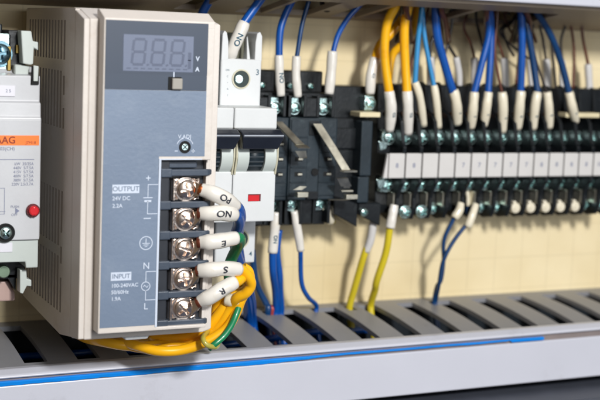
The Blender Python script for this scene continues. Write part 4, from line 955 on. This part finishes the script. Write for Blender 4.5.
# ================================================================== WIRES BELOW
def into(u, v, Y=64):        # a wire's last stretch, down through the duct's upper side
    p = at(u, v, Y); return [(p.x+.6, Y-3, -114), (p.x, Y, -104), (p.x-.1, Y-.2, -100)]
G4 = 'wires leaving downwards into the lower duct'
wire('left of two thick blue wires below the first socket, sleeve with dark print', 'blue', 1.3, [*into(276, 311, 64), A_(275.5, 290, 60), A_(273, 272, 55), A_(272.5, 252, 54)], [A_(272.5, 253, 54), A_(274, 236, 54), A_(276.5, 212, 54)], dict(t='NO', size=1.3, s=.35, ang=0, ink='ink_t'), G4, sr=1.75)
wire('right of two thick blue wires below the first socket', 'blue', 1.25, [*into(281, 311, 64), A_(280, 290, 61), A_(279.5, 275, 58), A_(277, 252, 57), A_(279, 230, 57)], None, G4)
wire('thin blue wire bending right below the second socket sleeve', 'blue', .85, [*into(316, 311, 64), A_(308, 297, 58), A_(301.5, 282, 56), A_(300.5, 250, 54)], [A_(300.8, 251, 54), A_(298, 232, 54), A_(294, 211, 54)], None, G4, sr=1.5)
wire('dark blue wire slanting behind the breaker foot', 'nblue', 1.2, [*into(268, 312, 64), A_(266, 303, 65), A_(256, 282, 64), A_(252, 250, 64)], None, G4)
wire('dull red wire slanting down right of the breaker foot', 'rwire', .7, [*into(272, 312, 64), A_(267, 303, 67), A_(257, 280, 66), A_(254, 258, 66)], None, G4)
wire('lemon yellow wire with grey sleeve below the black relay unit', 'lemon', 1.25, [*into(350, 308, 64), A_(354, 290, 62), A_(362, 262, 58), A_(366, 250, 57)], [A_(366, 252, 57), A_(371, 238, 56), A_(374, 215, 55)], None, G4, sr=1.45, sm='tag')
wire('lemon yellow wire with white sleeve below the first terminal', 'lemon', 1.3, [*into(371, 309, 64), A_(375, 290, 60), A_(377, 280, 57), A_(386, 252, 54), A_(390, 226, 53)], [A_(390, 228, 52.5), A_(392, 217, 52.5), A_(394.5, 205, 53)], None, G4, sr=1.75)
wire('navy wire of the crossing pair, ending in the left cream sleeve', 'nblue', .75, [*into(434, 302, 64), A_(437, 286, 60), A_(441, 280, 58), A_(443.5, 262, 56), A_(444, 240, 54), A_(452, 222, 53), A_(455, 216, 52.5)], [A_(454, 218, 52.3), A_(459, 211, 52.3), A_(461, 203, 53)], None, G4, sr=1.6, sm='sleevec')
wire('navy wire of the crossing pair, ending in the right cream sleeve', 'nblue', .75, [*into(436, 302, 64), A_(439, 284, 58), A_(443, 262, 54), A_(453, 242, 53), A_(467, 224, 52)], [A_(467.5, 227, 51.5), A_(472, 216, 51.5), A_(476, 204, 52.5)], None, G4, sr=1.5, sm='sleevec')
wire('grey sleeve piece standing behind the left navy wire at the terminal', 'nblue', .5, [A_(466, 214, 57), A_(468, 206, 57)], [A_(468, 206, 57), A_(468, 198, 57), A_(467, 190, 57)], None, G4, sr=.8, sm='sleevec')
wire('pale cream sleeve below the third socket screw', 'lemon', 1.0, [A_(333, 222, 60), A_(329, 214, 58)], [A_(331, 222, 58), A_(328, 214, 56), A_(326, 207, 55.5)], None, G4, sr=1.6, sm='sleevec')

# ================================================================== LIGHT
w = bpy.data.worlds.new('World'); scene.world = w; w.use_nodes = True
N = w.node_tree.nodes; L = w.node_tree.links; bg = N['Background']
tc = N.new('ShaderNodeTexCoord'); sp = N.new('ShaderNodeSeparateXYZ'); L.new(tc.outputs['Generated'], sp.inputs[0])
rp = N.new('ShaderNodeValToRGB'); mr = N.new('ShaderNodeMapRange'); mr.inputs['From Min'].default_value = -1; L.new(sp.outputs['Z'], mr.inputs['Value']); L.new(mr.outputs[0], rp.inputs['Fac'])
e = rp.color_ramp.elements; e[0].position = .2; e[0].color = (.22, .27, .42, 1); e[1].position = .75; e[1].color = (1.0, .93, .86, 1)
k = rp.color_ramp.elements.new(.5); k.color = (.34, .34, .38, 1)
mx_ = N.new('ShaderNodeMapRange'); mx_.inputs['From Min'].default_value = -.9; mx_.inputs['From Max'].default_value = .25; L.new(sp.outputs['X'], mx_.inputs['Value'])
side = N.new('ShaderNodeMix'); side.data_type = 'RGBA'; side.inputs['A'].default_value = (.46, .37, .26, 1); L.new(mx_.outputs[0], side.inputs['Factor']); L.new(rp.outputs[0], side.inputs['B'])
L.new(side.outputs['Result'], bg.inputs['Color']); bg.inputs['Strength'].default_value = .3
def area(name, loc, target, size, power, col, sy=None):
    l = bpy.data.lights.new(name, 'AREA'); l.size = size*S; l.energy = power; l.color = col
    if sy: l.shape = 'RECTANGLE'; l.size_y = sy*S
    o = bpy.data.objects.new(name, l); COL.objects.link(o); o.location = V(loc)*S
    o.rotation_euler = (V(target)-V(loc)).to_track_quat('-Z', 'Y').to_euler()
area('key_light', (70, -600, 250), (110, 30, -50), 75, 5.0, (1, .985, .965))
area('fill_light', (190, -520, 60), (110, 20, -50), 360, 1.0, (.93, .97, 1), 260)  # added soft fill near the camera for the metal parts; no window there

# ================================================================== CAMERA
cd = bpy.data.cameras.new('camera'); co = bpy.data.objects.new('camera', cd); COL.objects.link(co)
mw = Matrix((( Rv.x, Uv.x, -Fv.x, CAM.x*S), (Rv.y, Uv.y, -Fv.y, CAM.y*S), (Rv.z, Uv.z, -Fv.z, CAM.z*S), (0, 0, 0, 1)))
co.matrix_world = mw
cd.sensor_width = 36; cd.lens = FPX/600*36; cd.clip_start = .02; cd.clip_end = 20
cd.dof.use_dof = True; cd.dof.focus_distance = .392; cd.dof.aperture_fstop = 16
scene.camera = co
scene.view_settings.view_transform = 'Standard'; scene.view_settings.look = 'None'; scene.view_settings.gamma = 1; scene.view_settings.exposure = 0
